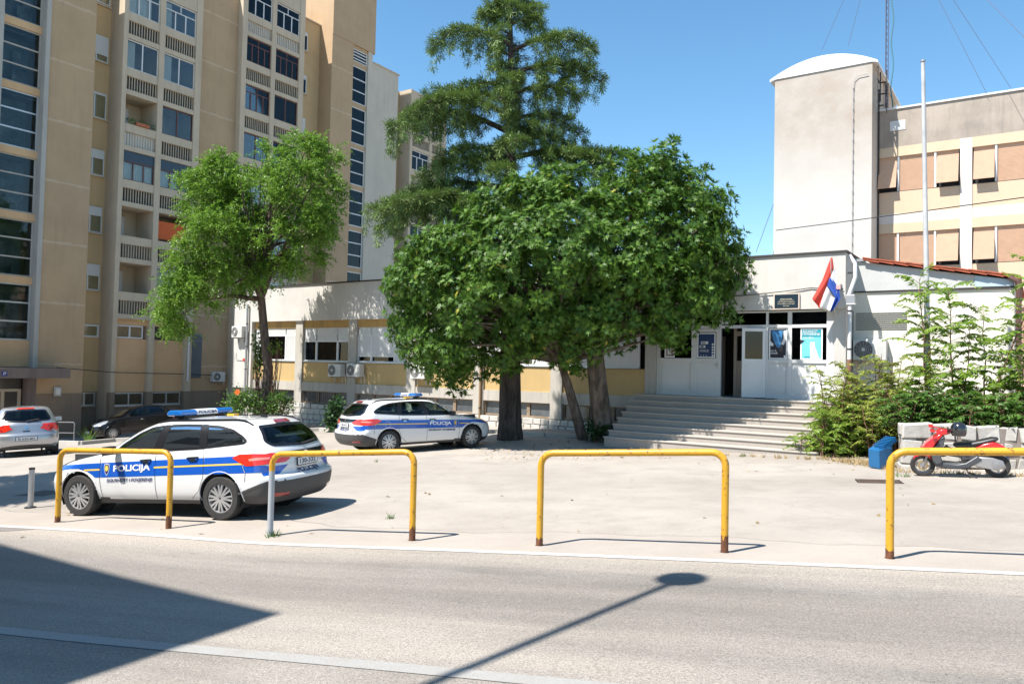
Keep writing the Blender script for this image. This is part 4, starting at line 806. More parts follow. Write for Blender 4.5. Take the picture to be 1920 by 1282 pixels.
class Car:
    def __init__(s, spec, name, label, paint, loc, heading, group=None, seed=0):
        """heading: azimuth (radians, world) of the car's forward direction"""
        s.sp = spec; s.L = spec['L']; s.t = thing(name, label, 'car', loc, heading, group); s.paint = paint
        fw = Vector((math.cos(heading), math.sin(heading))); lf = Vector((-fw.y, fw.x)); a = s.L/2-spec['wx'][0]; b = s.L/2-spec['wx'][1]; w_ = .8; h = lambda f, l: zt(loc[0]+fw.x*f+lf.x*l, loc[1]+fw.y*f+lf.y*l)
        zf, zr = (h(a, w_)+h(a, -w_))/2, (h(b, w_)+h(b, -w_))/2; zl, zq = (h(a, w_)+h(b, w_))/2, (h(a, -w_)+h(b, -w_))/2; X = Vector((fw.x, fw.y, (zf-zr)/(a-b))).normalized(); Yl = Vector((lf.x, lf.y, (zl-zq)/(2*w_))); Z = X.cross(Yl).normalized(); Y = Z.cross(X)
        s.t.rotation_euler = Matrix(((X.x, Y.x, Z.x), (X.y, Y.y, Z.y), (X.z, Y.z, Z.z))).to_euler(); s.t.location.z = (zf*(0-b)+zr*(a-0))/(a-b)
        s.shell()
    def T(s, x, y, z): return (s.L/2-x, y, z)     # x measured from the front bumper backwards; y>0 is the car's left side
    def ring(s, f, r, w_, rf, rr, n=92, p=2.4):
        xf, zf = f; xr, zr = r; span = xr-xf; rf = min(rf, span*.45); rr = min(rr, span*.45); X = []; Y = []
        for k in range(13): th = (k/13)*math.pi/2; X.append(xf+rf*(1-math.cos(th)**(2/p))); Y.append(w_*math.sin(th)**(2/p))
        for k in range(n): X.append(xf+rf+(span-rf-rr)*k/(n-1)); Y.append(w_)
        for k in range(12, -1, -1): th = (k/13)*math.pi/2; X.append(xr-rr*(1-math.cos(th)**(2/p))); Y.append(w_*math.sin(th)**(2/p))
        X = np.array(X); Y = np.array(Y); Z = zf+(zr-zf)*(X-xf)/max(span, 1e-6); return X, Y, Z
    def shell(s):
        lv = np.array([[*a, *b, w_, rf, rr] for a, b, w_, rf, rr in s.sp['lv']]); n = len(lv); q = []; sub = 5
        for i in range(n-1):
            p0, p1, p2, p3 = lv[max(i-1, 0)], lv[i], lv[i+1], lv[min(i+2, n-1)]
            for k in range(sub):
                u = k/sub; q.append(.5*((2*p1)+(-p0+p2)*u+(2*p0-5*p1+4*p2-p3)*u*u+(-p0+3*p1-3*p2+p3)*u**3))
        q.append(lv[-1]); V = []; 
        for l in q:
            X, Y, Z = s.ring((l[0], l[1]), (l[2], l[3]), max(l[4], .01), max(l[5], .01), max(l[6], .01)); m = len(X)
            V.append(np.stack([np.r_[X, X[::-1][1:-1]], np.r_[Y, -Y[::-1][1:-1]], np.r_[Z, Z[::-1][1:-1]]], -1))
        nl = len(V); m = V[0].shape[0]; V = np.concatenate(V); i = np.arange(m); F = []
        for l in range(nl-1): a = l*m; F.append(np.stack([a+i, a+(i+1) % m, a+m+(i+1) % m, a+m+i], -1))
        F = np.concatenate(F); s.V0, s.F0 = V, F; s.bvh = BVHTree.FromPolygons([Vector(v) for v in V], [tuple(f) for f in F])
        c = V[F].mean(1); vx = V[F]; dead = np.zeros(len(F), bool)
        for poly in s.sp['win']:
            dead |= np.all(pip(vx[..., 0], vx[..., 2], poly), 1) & (np.abs(c[:, 1]) > .3)
        dead |= np.all(pip(vx[..., 1], vx[..., 2], s.sp['rear']), 1) & (c[:, 0] > s.L*.8)
        dead |= np.all(pip(vx[..., 1], vx[..., 2], s.sp['front']), 1) & (c[:, 0] < s.L*.5) & (c[:, 0] > .9)
        R_ = s.sp['wr']+.055
        for wx in s.sp['wx']: dead |= ((c[:, 0]-wx)**2+(c[:, 2]-s.sp['wr']-.01)**2 < R_**2) & (np.abs(c[:, 1]) > .5)
        cx, cz = s.sp['clad']; clad = (c[:, 2] < s.sp['sill']) | (c[:, 0] > cx) & (c[:, 2] < cz-.15+.15*np.clip((c[:, 0]-cx)/.42, 0, 1))
        zl = cz-.15+.15*np.clip((V[:, 0]-cx)/.42, 0, 1); sn = (V[:, 0] > cx-.02) & (np.abs(V[:, 2]-zl) < .016); V = V.copy(); V[sn, 2] = zl[sn]
        W = V.copy(); W[:, 0] = s.L/2-W[:, 0]
        mesh_np('body', W, F[~dead & ~clad][:, ::-1], s.paint, s.t, smooth=True); b = mesh_np('bumper_and_sill', W, F[~dead & clad][:, ::-1], M_clad, s.t, smooth=True)
        f = MB(); f.box(-s.L/2+.4, s.L/2-.4, -.68, .68, .2, .24); f.build('floor_pan', M_dark, s.t)
        # windows
        for poly in s.sp['win']:
            pl_ = smooth_poly(poly)
            for sd in (1, -1):
                g = s.side(pl_, 'window', M_carglass, sd, .004, s.t); s.band(pl_, 'window_seal', M_frit, sd, .028, g)
        s.rearpane = s.end(smooth_poly(s.sp['rear']), 'rear_window', M_rearglass, 1, .004, s.t); s.bandend(smooth_poly(s.sp['rear']), 'window_seal', M_frit, 1, .035, s.rearpane)
        g = s.end(smooth_poly(s.sp['front']), 'windscreen', M_carglass, -1, .004, s.t); s.bandend(smooth_poly(s.sp['front']), 'window_seal', M_frit, -1, .035, g)
        # wheel arches, wheels
        for wx in s.sp['wx']:
            for sd in (1, -1):
                c_ = (wx, s.sp['wr']+.01); lip = MB(); lin = MB(); pts = []
                for k in range(33):
                    a = R(-8+196*k/32); x, z = c_[0]+R_*math.cos(a), c_[1]+R_*math.sin(a); h = s.cast_side(x, max(z, .23), sd); 
                    if h: pts.append(Vector(s.T(x, h[0].y-sd*.004, z)))
                lip.tube(pts, .011, 6); lip.build('wheel_arch', s.paint, s.t, smooth=True)
                for k in range(24):
                    a, b_ = R(-25+230*k/24), R(-25+230*(k+1)/24); y0, y1 = sd*.52, sd*(s.sp['lv'][3][2]-.03); q = lambda a, y: s.T(c_[0]+(R_-.005)*math.cos(a), y, c_[1]+(R_-.005)*math.sin(a))
                    lin.add([q(a, y0), q(b_, y0), q(b_, y1), q(a, y1)], [(0, 1, 2, 3)])
                lin.prism([(s.L/2-c_[0]+(R_)*math.cos(R(15*k)), c_[1]+R_*math.sin(R(15*k))) for k in range(24)], sd*.50, sd*.53); lin.build('arch_liner', M_dark, s.t, fix=False)
                s.wheel(wx, sd)
    def wheel(s, wx, sd, turn=0):
        r_ = s.sp['wr']; y = sd*(s.sp['lv'][3][2]-.105); loc = s.T(wx, y, r_)
        b = MB(); wd = .1; ri = r_*.655; b.lathe([(ri, -wd*.85), (ri*1.04, -wd), (r_*.93, -wd*.98), (r_*.985, -wd*.75), (r_, -wd*.4), (r_, wd*.4), (r_*.985, wd*.75), (r_*.93, wd*.98), (ri*1.04, wd), (ri, wd*.85), (ri, -wd*.85)], (0, 0, 0), 'y', 48)
        for g_ in (-.45, -.15, .15, .45): pass
        o = b.build('wheel', M_tyre, s.t, smooth=True); o.location = loc
        b = MB(); b.lathe([(ri, -wd*.6), (ri, wd*.88*1), (ri*.965, wd*.9), (ri*.93, wd*.72), (ri*.9, wd*.2), (ri*.9, -wd*.2)] if sd > 0 else [(ri, wd*.6), (ri, -wd*.88), (ri*.965, -wd*.9), (ri*.93, -wd*.72), (ri*.9, -wd*.2), (ri*.9, wd*.2)], (0, 0, 0), 'y', 40)
        b.lathe([(0, sd*wd*.95), (ri*.16, sd*wd*.93), (ri*.2, sd*wd*.85), (ri*.2, 0)], (0, 0, 0), 'y', 20)
        for k in range(s.sp.get('spokes', 8)):
            a = 2*math.pi*k/s.sp.get('spokes', 8)
            for da in (-.13, .13):
                A, B_ = (ri*.17, a+da*.9), (ri*.95, a+da*1.25 if s.sp.get('spokes', 8) > 6 else a+da*2.0); p0 = Vector((A[0]*math.cos(A[1]), sd*wd*.84, A[0]*math.sin(A[1]))); p1 = Vector((B_[0]*math.cos(B_[1]), sd*wd*.74, B_[0]*math.sin(B_[1])))
                ax = (p1-p0)/2; e = Vector((0, sd*.012, 0)); az = ax.cross(e).normalized()*ri*(.066 if s.sp.get('spokes', 8) > 6 else .09); b.xbox((p0+p1)/2, ax, e, az)
        rim = b.build('rim', M_rim, o, smooth=True); MB().lathe([(0, -sd*.0), (ri*.92, 0)], (0, sd*.01, 0), 'y', 24).build('brake_shadow', M_dark, rim)
        MB().lathe([(0, sd*(wd*.955)), (ri*.075, sd*wd*.955), (ri*.08, sd*wd*.9)], (0, 0, 0), 'y', 12).build('hub_badge', M_frit, rim)
    # ---- projection helpers
    def cast_side(s, x, z, sd):
        h = s.bvh.ray_cast(Vector((x, sd*3, z)), Vector((0, -sd, 0))); return h if h[0] is not None else None
    def cast_end(s, y, z, e):   # e=+1 rear, -1 front
        h = s.bvh.ray_cast(Vector((s.L+2 if e > 0 else -2, y, z)), Vector((-e, 0, 0))); return h if h[0] is not None else None
    def _drape(s, V2, F, fn, name, m, par, off):
        out = []; last = None
        for a, b in V2:
            h = fn(a, b)
            if h is None: out.append(last or (0, 0, 0)); continue
            n = h[1]; p = h[0]; c = Vector((s.L/2, 0, .6)); n = n if n.dot(p-c) > 0 else -n; q = p+n*off; last = s.T(*q); out.append(last)
        b = MB(); b.add(out, F); return b.build(name, m, par, smooth=True, fix=False)
    def _tri(s, poly, mx=.06):
        b = bmesh.new(); vs = [b.verts.new((x, z, 0)) for x, z in poly]; f = b.faces.new(vs); bmesh.ops.triangulate(b, faces=[f])
        for it in range(5):
            e = [q for q in b.edges if q.calc_length() > mx]
            if not e: break
            bmesh.ops.subdivide_edges(b, edges=e, cuts=1); bmesh.ops.triangulate(b, faces=b.faces[:])
            bmesh.ops.beautify_fill(b, faces=b.faces[:], edges=b.edges[:])
        b.verts.index_update(); V = [(v.co.x, v.co.y) for v in b.verts]; F = [tuple(v.index for v in q.verts) for q in b.faces]; b.free(); return V, F
    def side(s, poly, name, m, sd, off, par): V, F = s._tri(poly); return s._drape(V, F, lambda a, b: s.cast_side(a, b, sd), name, m, par, off)
    def end(s, poly, name, m, e, off, par): V, F = s._tri(poly); return s._drape(V, F, lambda a, b: s.cast_end(a, b, e), name, m, par, off)
    def _ring2(s, poly, wd):
        P = []
        for i in range(len(poly)):
            a, b = Vector(poly[i]), Vector(poly[(i+1) % len(poly)]); n = max(1, int((b-a).length/.05))
            for k in range(n): P.append(a.lerp(b, k/n))
        n = len(P); A = sum(P[i].x*P[(i+1) % n].y-P[(i+1) % n].x*P[i].y for i in range(n)); sg = 1 if A > 0 else -1; O = []; I = []
        for i in range(n):
            t = (P[(i+1) % n]-P[i-1]).normalized(); nn = Vector((-t.y, t.x))*sg; I.append(P[i]+nn*wd); O.append(P[i]-nn*.006)
        return [tuple(p) for p in O+I], [(i, (i+1) % n, (i+1) % n+n, i+n) for i in range(n)]
    def band(s, poly, name, m, sd, wd, par): V, F = s._ring2(poly, wd); return s._drape(V, F, lambda a, b: s.cast_side(a, b, sd), name, m, par, .007)
    def bandend(s, poly, name, m, e, wd, par): V, F = s._ring2(poly, wd); return s._drape(V, F, lambda a, b: s.cast_end(a, b, e), name, m, par, .007)
    def text_side(s, st_, m, sd, x, z, w_, h_, off=.006, slope=0., name='lettering', **k):
        V, F = text_np(st_, w=w_, h=h_, **k); V = [(x+(v[0])*(1 if sd > 0 else -1), z+v[1]+slope*(v[0]*(1 if sd > 0 else -1))) for v in V]; return s._drape(V, F, lambda a, b: s.cast_side(a, b, sd), name, m, s.t, off)
    def text_end(s, st_, m, e, y, z, w_, h_, off=.006, name='lettering', par=None, **k):
        V, F = text_np(st_, w=w_, h=h_, **k); V = [(y+v[0]*(-1 if e > 0 else 1), z+v[1]) for v in V]; return s._drape(V, F, lambda a, b: s.cast_end(a, b, e), name, m, par or s.t, off)
    def strip(s, pts, wd, name, m, sd, off=.004):
        V = []; F = []; P = [Vector(p) for p in pts]; Q = []
        for i in range(len(P)-1):
            n = max(1, int((P[i+1]-P[i]).length/.05)); Q += [P[i].lerp(P[i+1], k/n) for k in range(n)]
        Q.append(P[-1])
        for i, p in enumerate(Q): t = (Q[min(i+1, len(Q)-1)]-Q[max(i-1, 0)]).normalized(); nn = Vector((-t.y, t.x))*wd/2; V += [tuple(p+nn), tuple(p-nn)]
        F = [(2*i, 2*i+1, 2*i+3, 2*i+2) for i in range(len(Q)-1)]; return s._drape(V, F, lambda a, b: s.cast_side(a, b, sd), name, m, s.t, off)
    def seats(s, x1, x2, z0=.25, cloth=None):
        m = M_seat
        for x, ys in ((x1, (.36, -.36)), (x2, (.4, 0, -.4))):
            for y in ys:
                b = MB(); w_ = .24 if x == x1 else .19; b.prism([(s.L/2-x-.02, z0+.3), (s.L/2-x+.5, z0+.36), (s.L/2-x+.5, z0+.15), (s.L/2-x, z0+.1)], y-w_, y+w_); b.prism([(s.L/2-x-.0, z0+.2), (s.L/2-x+.1, z0+.25), (s.L/2-x-.1, z0+.86), (s.L/2-x-.2, z0+.84)], y-w_, y+w_)
                h = z0+.88; b.prism([(s.L/2-x-.09, h), (s.L/2-x-.19, h), (s.L/2-x-.22, h+.17), (s.L/2-x-.13, h+.19)], y-.13, y+.13); b.build('seat', m, s.t, bevel=.03)
        b = MB(); b.box(s.L/2-s.L*.97+.2, s.L/2-.75, .79, .80, .3, .96); b.box(s.L/2-s.L*.97+.2, s.L/2-.75, -.80, -.79, .3, .96); b.prism([(s.L/2-1.75, .55), (s.L/2-1.75, .92), (s.L/2-1.2, .96), (s.L/2-1.0, .5)], -.74, .74); b.build('dashboard_and_door_trim', M_seat, s.t)
        c = Vector((s.L/2-1.95, .36, .93)); b = MB(); b.tube([c+Vector((.06*math.sin(a)*0+math.sin(a)*.09, math.cos(a)*.185, math.sin(a)*.16)) for a in [k*math.pi/10 for k in range(21)]], .014, 6); b.build('steering_wheel', M_black, s.t)
    def plate(s, e, y, z, st_):
        h = s.cast_end(y, z, e)
        if not h: return
        X = h[0].x+e*.012; b = MB(); b.box(*sorted((s.L/2-X, s.L/2-X-e*.01)), y-.27, y+.27, z-.065, z+.065); o = b.build('number_plate', M_frit, s.t)
        X += e*.0115; MB().box(*sorted((s.L/2-X, s.L/2-X+e*.002)), y-.255, y+.255, z-.052, z+.052).build('plate_face', M_plate, o)
        text_on('plate_characters', st_, M_ink, o, (s.L/2-X-e*.003, y, z), (0, -1 if e > 0 else 1, 0), (0, 0, 1), w=.42, h=.07, bold=.02)
    def mirror(s, x, z, m):
        for sd in (1, -1):
            h = s.cast_side(x, z, sd); y = h[0].y; b = MB(); b.xbox(s.T(x, y+sd*.05, z), (.03, 0, 0), (0, .06, 0), (0, 0, .015)); b.xbox(s.T(x+.0, y+sd*.16, z+.045), (.05, 0, 0), (.015*0, .1, 0), (0, 0, .065)); b.build('wing_mirror', m, s.t, bevel=.025)
    def handle(s, x, z):
        for sd in (1, -1):
            h = s.cast_side(x, z, sd); y = h[0].y; b = MB(); b.tube([s.T(x-.1, y+sd*.005, z), s.T(x-.06, y+sd*.035, z+.004), s.T(x+.06, y+sd*.035, z+.01), s.T(x+.1, y+sd*.005, z+.01)], .014, 6); o = b.build('door_handle', M_frit, s.t, smooth=True)
            s.side([(x+.055*math.cos(q*.5236), z-.022+.03*math.sin(q*.5236)) for q in range(12)], 'handle_recess', M_chrome, sd, .004, s.t)
def police_car(label, gx, gy, heading, plate, group):
    c = Car(WAGON, 'police_car', label, M_carw, (gx, gy, zt(gx, gy)), heading, group); t = c.t; zs = lambda x: .0
    lo = lambda x: .585+.030*(x-.5); hi = lambda x: .795+.040*(x-.5); md = lambda x: (lo(x)+hi(x))/2+.01
    for sd in (1, -1):
        e1 = .93; R_ = .322+.075
        arch = [(e1+R_*math.cos(a), .332+R_*math.sin(a)) for a in [R(q) for q in (38, 50, 62, 75, 90, 105, 118)]]
        def seg(x0, x1, z0, z1, extra=None): xs = np.linspace(x0, x1, 10); return [(x, z0(x)) for x in xs]+[(x, z1(x)) for x in xs[::-1]]
        front = [(.16, .735), (.5, .79), (1.0, hi(1.0)), (1.38, hi(1.38)), (1.38, lo(1.38))]+[p for p in arch if p[1] > .5][0:7]+[(.6, .745), (.35, .71)]
        front = [(.16, .73), (.45, .775), (1.0, hi(1.0)), (1.38, hi(1.38)), (1.38, lo(1.38)), (1.27, lo(1.27)), (1.2, .655), (1.1, .705), (.93, .74), (.75, .735), (.5, .7), (.2, .66)]
        c.side(front, 'blue_stripe', M_blue, sd, .0035, t)
        c.side(seg(1.387, 2.415, lo, hi), 'blue_stripe', M_blue, sd, .0035, t); c.side(seg(2.422, 3.30, lo, hi), 'blue_stripe', M_blue, sd, .0035, t)
        c.side([(3.307, lo(3.307)), (3.9, lo(3.9)), (4.02, lo(4.02)), (3.97, .80), (3.86, hi(3.86)), (3.307, hi(3.307))], 'blue_stripe', M_blue, sd, .0035, t)
        c.side([(4.03, lo(4.03)), (4.34, lo(4.3)), (4.36, .76), (4.3, .79), (3.99, .80)], 'blue_stripe', M_blue, sd, .0035, t)
        for x0, x1 in ((1.05, 1.36), (2.40, 3.98)): c.strip([(x0, md(x0)), (x1, md(x1))], .024, 'yellow_line', M_yellow, sd, .0055)
        xt = 1.98; c.text_side('POLICIJA', M_plate, sd, xt, md(xt)-.005, .70, .125, .0075, .036, bold=.035); c.text_side('SIGURNOST I POVJERENJE', M_navy, sd, xt-.04, lo(xt)-.06, .88, .066, .0075, .03, bold=.03, shear=.15)
        # badge: shield with a pale crest
        xb = 1.50; zb = md(xb)-.0; shd = [(xb-.052, zb+.075), (xb, zb+.09), (xb+.052, zb+.075), (xb+.05, zb), (xb+.03, zb-.06), (xb, zb-.1), (xb-.03, zb-.06), (xb-.05, zb)]
        c.side(shd, 'badge', plain('badge_silver', (.5, .52, .58), .3) if 'badge_silver' not in MATS else MATS['badge_silver'], sd, .006, t)
        c.side([(xb+(x-xb)*.8, zb+(z-zb)*.84) for x, z in shd], 'badge', M_navy, sd, .0075, t); c.side([(xb+.03*math.cos(q*.5236), zb+.015+.045*math.sin(q*.5236)) for q in range(12)], 'badge', M_yellow, sd, .009, t)
        c.side([(2.36, 1.0), (2.43, 1.385), (2.54, 1.385), (2.48, 1.0)], 'door_pillar', M_frit, sd, .0065, t); c.side([(3.205, 1.03), (3.12, 1.385), (3.23, 1.38), (3.315, 1.04)], 'door_pillar', M_frit, sd, .0065, t)
        c.strip([(3.88, .39), (3.95, .405), (4.15, .477), (4.36, .552), (4.5, .556)], .034, 'bumper_edge', M_clad, sd, .004)
        # shut lines
        for pts in ([(1.38, .30), (1.36, .6), (1.37, .93), (1.52, .97)], [(2.42, .30), (2.42, .99)], [(3.05, .30), (3.2, .42), (3.29, .62), (3.31, .8), (3.26, 1.03)], [(4.02, .57), (4.03, .7), (3.98, .8)], [(.6, .5), (.45, .62)]): c.strip(pts, .007, 'shut_line', M_frit, sd, .0045)
        q_ = plain('fuel_ring', (.5, .5, .52), .4) if 'fuel_ring' not in MATS else MATS['fuel_ring']
        if sd < 0: c.strip([(3.62+.08*math.cos(a*.35), .80+.08*math.sin(a*.35)) for a in range(19)], .007, 'fuel_flap', q_, sd, .006)
        # tail lights
        c.side([(3.80, .905), (3.92, .955), (4.15, .96), (4.37, .935), (4.43, .86), (4.42, .81), (4.25, .80), (4.05, .79), (3.93, .84)], 'tail_light', M_tail, sd, .010, t)
        c.side([(4.08, .89), (4.2, .905), (4.32, .9), (4.32, .87), (4.2, .865), (4.1, .86)], 'reversing_lens', plain('lens_clear', (.8, .25, .2), .1, coat=1.) if 'lens_clear' not in MATS else MATS['lens_clear'], sd, .012, t)
        c.end([(sd*.88, .93), (sd*.88, .81), (sd*.66, .85), (sd*.57, .90), (sd*.57, .945), (sd*.7, .955)][::sd], 'tail_light', M_tail, 1, .010, t)
        c.end([(sd*.84, .775), (sd*.86, .64), (sd*.62, .655), (sd*.45, .77)][::sd], 'blue_stripe', M_blue, 1, .0045, t)
        c.end([(sd*.80, .34), (sd*.5, .33), (sd*.5, .375), (sd*.78, .40)][::sd], 'rear_reflector', M_taild, 1, .006, t)
        # headlights
        c.side([(.16, .735), (.30, .81), (.62, .885), (.70, .88), (.55, .79), (.30, .70), (.16, .68)], 'headlight', M_lens, sd, .006, t)
        # roof rails, handles
        b = MB(); pts = []
        for x in np.linspace(2.25, 3.95, 14):
            h = c.bvh.ray_cast(Vector((x, sd*.60, 3)), Vector((0, 0, -1))); pts.append(c.T(x, sd*.60, h[0].z+(.0 if x in (2.25, 3.95) else .016)))
        b.tube(pts, .016, 6); b.build('roof_rail', M_frit, t, smooth=True)
    c.end([(-.56, .955), (-.56, .905), (-.3, .865), (.3, .865), (.56, .905), (.56, .955)], 'tailgate_trim', M_frit, 1, .006, t)
    c.end([(.06*math.cos(q*.5236), .915+.028*math.sin(q*.5236)) for q in range(12)], 'tailgate_badge', M_chrome, 1, .012, t)
    c.text_end('POLICIJA', M_navy, 1, -.02, .655, .56, .085, .008, bold=.03); c.plate(1, 0, .79, plate); c.plate(-1, 0, .42, plate)
    c.end([(-.2, 1.365), (-.17, 1.405), (.17, 1.405), (.2, 1.365)], 'third_brake_light', M_taild, 1, .02, t)
    h = c.cast_end(0, 1.05, 1)[0]; b = MB(); b.tube([c.T(h.x+.03, .0, 1.05), c.T(h.x+.02, -.35, 1.09)], .012, 5); b.lathe([(.0, -.02), (.03, 0), (0, .02)], c.T(h.x+.02, 0, 1.045), 'x', 10); b.build('rear_wiper', M_black, t)
    b = MB(); b.box(c.L/2-.16, c.L/2-.03, -.36, .36, .28, .34); b.build('front_grille', M_frit, t); c.end([(-.42, .42), (-.36, .56), (.36, .56), (.42, .42), (.3, .30), (-.3, .30)], 'front_grille', M_frit, -1, .006, t)
    c.mirror(1.66, .985, M_black); c.handle(2.24, .87); c.handle(3.10, .905); c.seats(2.35, 3.2)
    # light bar
    X = c.L/2-2.52; Z = 1.545; b = MB(); b.box(X-.10, X+.10, -.50, .50, Z-.05, Z-.025); [b.box(X-.05, X+.05, s_*.42-.05, s_*.42+.05, 1.44, Z-.04) for s_ in (1, -1)]; o = b.build('light_bar', M_black, t)
    for y0, y1 in ((-.62, -.24), (.24, .62)): MB().prism([(X-.13, Z-.025), (X+.13, Z-.025), (X+.14, Z+.02), (X+.09, Z+.062), (X-.09, Z+.062), (X-.14, Z+.02)], y0, y1).build('blue_lens', M_lb, o, bevel=.02)
    MB().prism([(X-.12, Z-.025), (X+.12, Z-.025), (X+.125, Z+.02), (X+.085, Z+.06), (X-.085, Z+.06), (X-.125, Z+.02)], -.24, .24).build('sign_panel', M_plate, o)
    for e in (1, -1): text_on('lettering', 'POLICIJA', M_navy, o, (X+e*.131, 0, Z+.012), (0, e, 0), (0, 0, 1), w=.44, h=.055, bold=.035)
    # the side readable panel too
    MB().box(X-.34, X-.2, -.5, -.36, 1.455, 1.50).build('amber_light', M_amber, t, bevel=.01); b = MB(); b.tube([c.T(3.72, .0, 1.45), c.T(3.80, .0, 1.50)], .01, 5); b.box(c.L/2-3.76, c.L/2-3.66, -.02, .02, 1.44, 1.475); b.build('antenna', M_frit, t)
    return c
def place(px_r, py_r, px_f, wb, near_y):
    """contact point of the near rear wheel and heading so that the near front wheel lands on column px_f"""
    A = gnd(px_r, py_r); k = (px_f-960)/FPX; best = None
    for i in range(2000):
        th = 2*math.pi*i/2000; B_ = Vector((A.x+wb*math.cos(th), A.y+wb*math.sin(th))); z = zt(B_.x, B_.y); v = Vector((B_.x, B_.y, z)); d = v.dot(FF)
        if d <= 0: continue
        px = 960+FPX*v.dot(RR)/d; py = 641-FPX*v.dot(UU)/d
        if abs(px-px_f) < 6 and (best is None or abs(px-px_f)+near_y(B_, A)*40 < best[0]): best = (abs(px-px_f)+near_y(B_, A)*40, th, B_, py)
    return A, best
A, bt = place(414, 976, 146, 2.68, lambda B_, A: 0 if B_.y > A.y else 9)
def carloc(A, th, spec, near_left):
    fw = Vector((math.cos(th), math.sin(th))); lf = Vector((-fw.y, fw.x)); wheel_y = spec['lv'][3][2]-.02; c = Vector((A.x, A.y)) - lf*wheel_y*(1 if near_left else -1); return c + fw*(spec['wx'][1]-spec['L']/2), th
loc, th = carloc(A, bt[1], WAGON, True); print('CAR1', A, bt, loc)
police_car('white police estate car with blue stripe parked nearest, behind the yellow railings', loc.x, loc.y, th, '130-332', 'police cars in the forecourt')
A2 = atY(730, 850, 20.9); th2 = R(36); loc, th = carloc(A2, th2, WAGON, False); print('CAR2', loc)
police_car('white police estate car parked farther back beside the cedar trunk', loc.x, loc.y, th, '130-415', 'police cars in the forecourt')
def hatch(name, label, paint, x, y, th, rear=True):
    c = Car(HATCH, name, label, paint, (x, y, zt(x, y)), th); t = c.t
    for sd in (1, -1):
        for pts in ([(1.25, .30), (1.22, .9)], [(2.3, .28), (2.3, .99)], [(2.75, .3), (2.95, .6), (3.1, .8), (3.1, 1.0)]): c.strip(pts, .007, 'shut_line', M_frit, sd, .0045)
        c.side([(.12, .72), (.3, .80), (.6, .875), (.66, .85), (.5, .74), (.25, .66), (.12, .65)], 'headlight', M_lens, sd, .006, t)
        c.side([(3.62, .93), (3.74, .93), (3.79, .8), (3.77, .72), (3.6, .72), (3.55, .82)], 'tail_light', M_tail, sd, .009, t)
        c.end([(sd*.79, .93), (sd*.79, .73), (sd*.58, .72), (sd*.54, .78), (sd*.56, .93)][::sd], 'tail_light', M_taild, 1, .008, t)
        c.end([(sd*(.675+.07*math.cos(q*.5236)), .84+.07*math.sin(q*.5236)) for q in range(12)], 'round_lamp', M_tail, 1, .011, t)
        c.end([(sd*(.665+.035*math.cos(q*.5236)), .745+.025*math.sin(q*.5236)) for q in range(12)], 'round_lamp', M_lens, 1, .011, t)
    c.plate(1, 0, .52, 'ŠI 620-BN'); c.plate(-1, 0, .42, 'ŠI 418-CD'); c.end([(-.22, 1.355), (-.2, 1.385), (.2, 1.385), (.22, 1.355)], 'third_brake_light', M_tail, 1, .02, t)
    c.end([(-.1, .745), (-.08, .72), (.08, .72), (.1, .745)], 'boot_handle', M_frit, 1, .006, t); c.end([(.045*math.cos(q*.5236), .84+.045*math.sin(q*.5236)) for q in range(12)], 'boot_badge', M_chrome, 1, .008, t)
    h = c.cast_end(0, 1.0, 1)[0]; b = MB(); b.tube([c.T(h.x+.03, .0, 1.02), c.T(h.x-.0, -.32, 1.07)], .013, 5); b.build('rear_wiper', M_black, t)
    c.end([(-.4, .40), (-.34, .55), (.34, .55), (.4, .40), (.3, .30), (-.3, .30)], 'front_grille', M_frit, -1, .006, t)
    c.mirror(1.45, .97, paint); c.handle(2.1, .86); c.seats(2.1, 2.9); return c
HATCH['spokes'] = 6; P = atY(50, 850, 22.3); th = math.atan2(P.y, P.x)+R(2); fw = Vector((math.cos(th), math.sin(th)))
hatch('parked_car', 'silver hatchback seen from behind at the left edge', M_cars, P.x+fw.x*1.9, P.y+fw.y*1.9, th)
P = atY(213, 824, 35.4); th = R(228); fw = Vector((math.cos(th), math.sin(th))); lf = Vector((-fw.y, fw.x)); cc = Vector((P.x, P.y)) - lf*.8 - fw*(1.95-.8)
hatch('parked_car', 'black hatchback in the shade at the foot of the apartment block', M_carb, cc.x, cc.y, th)
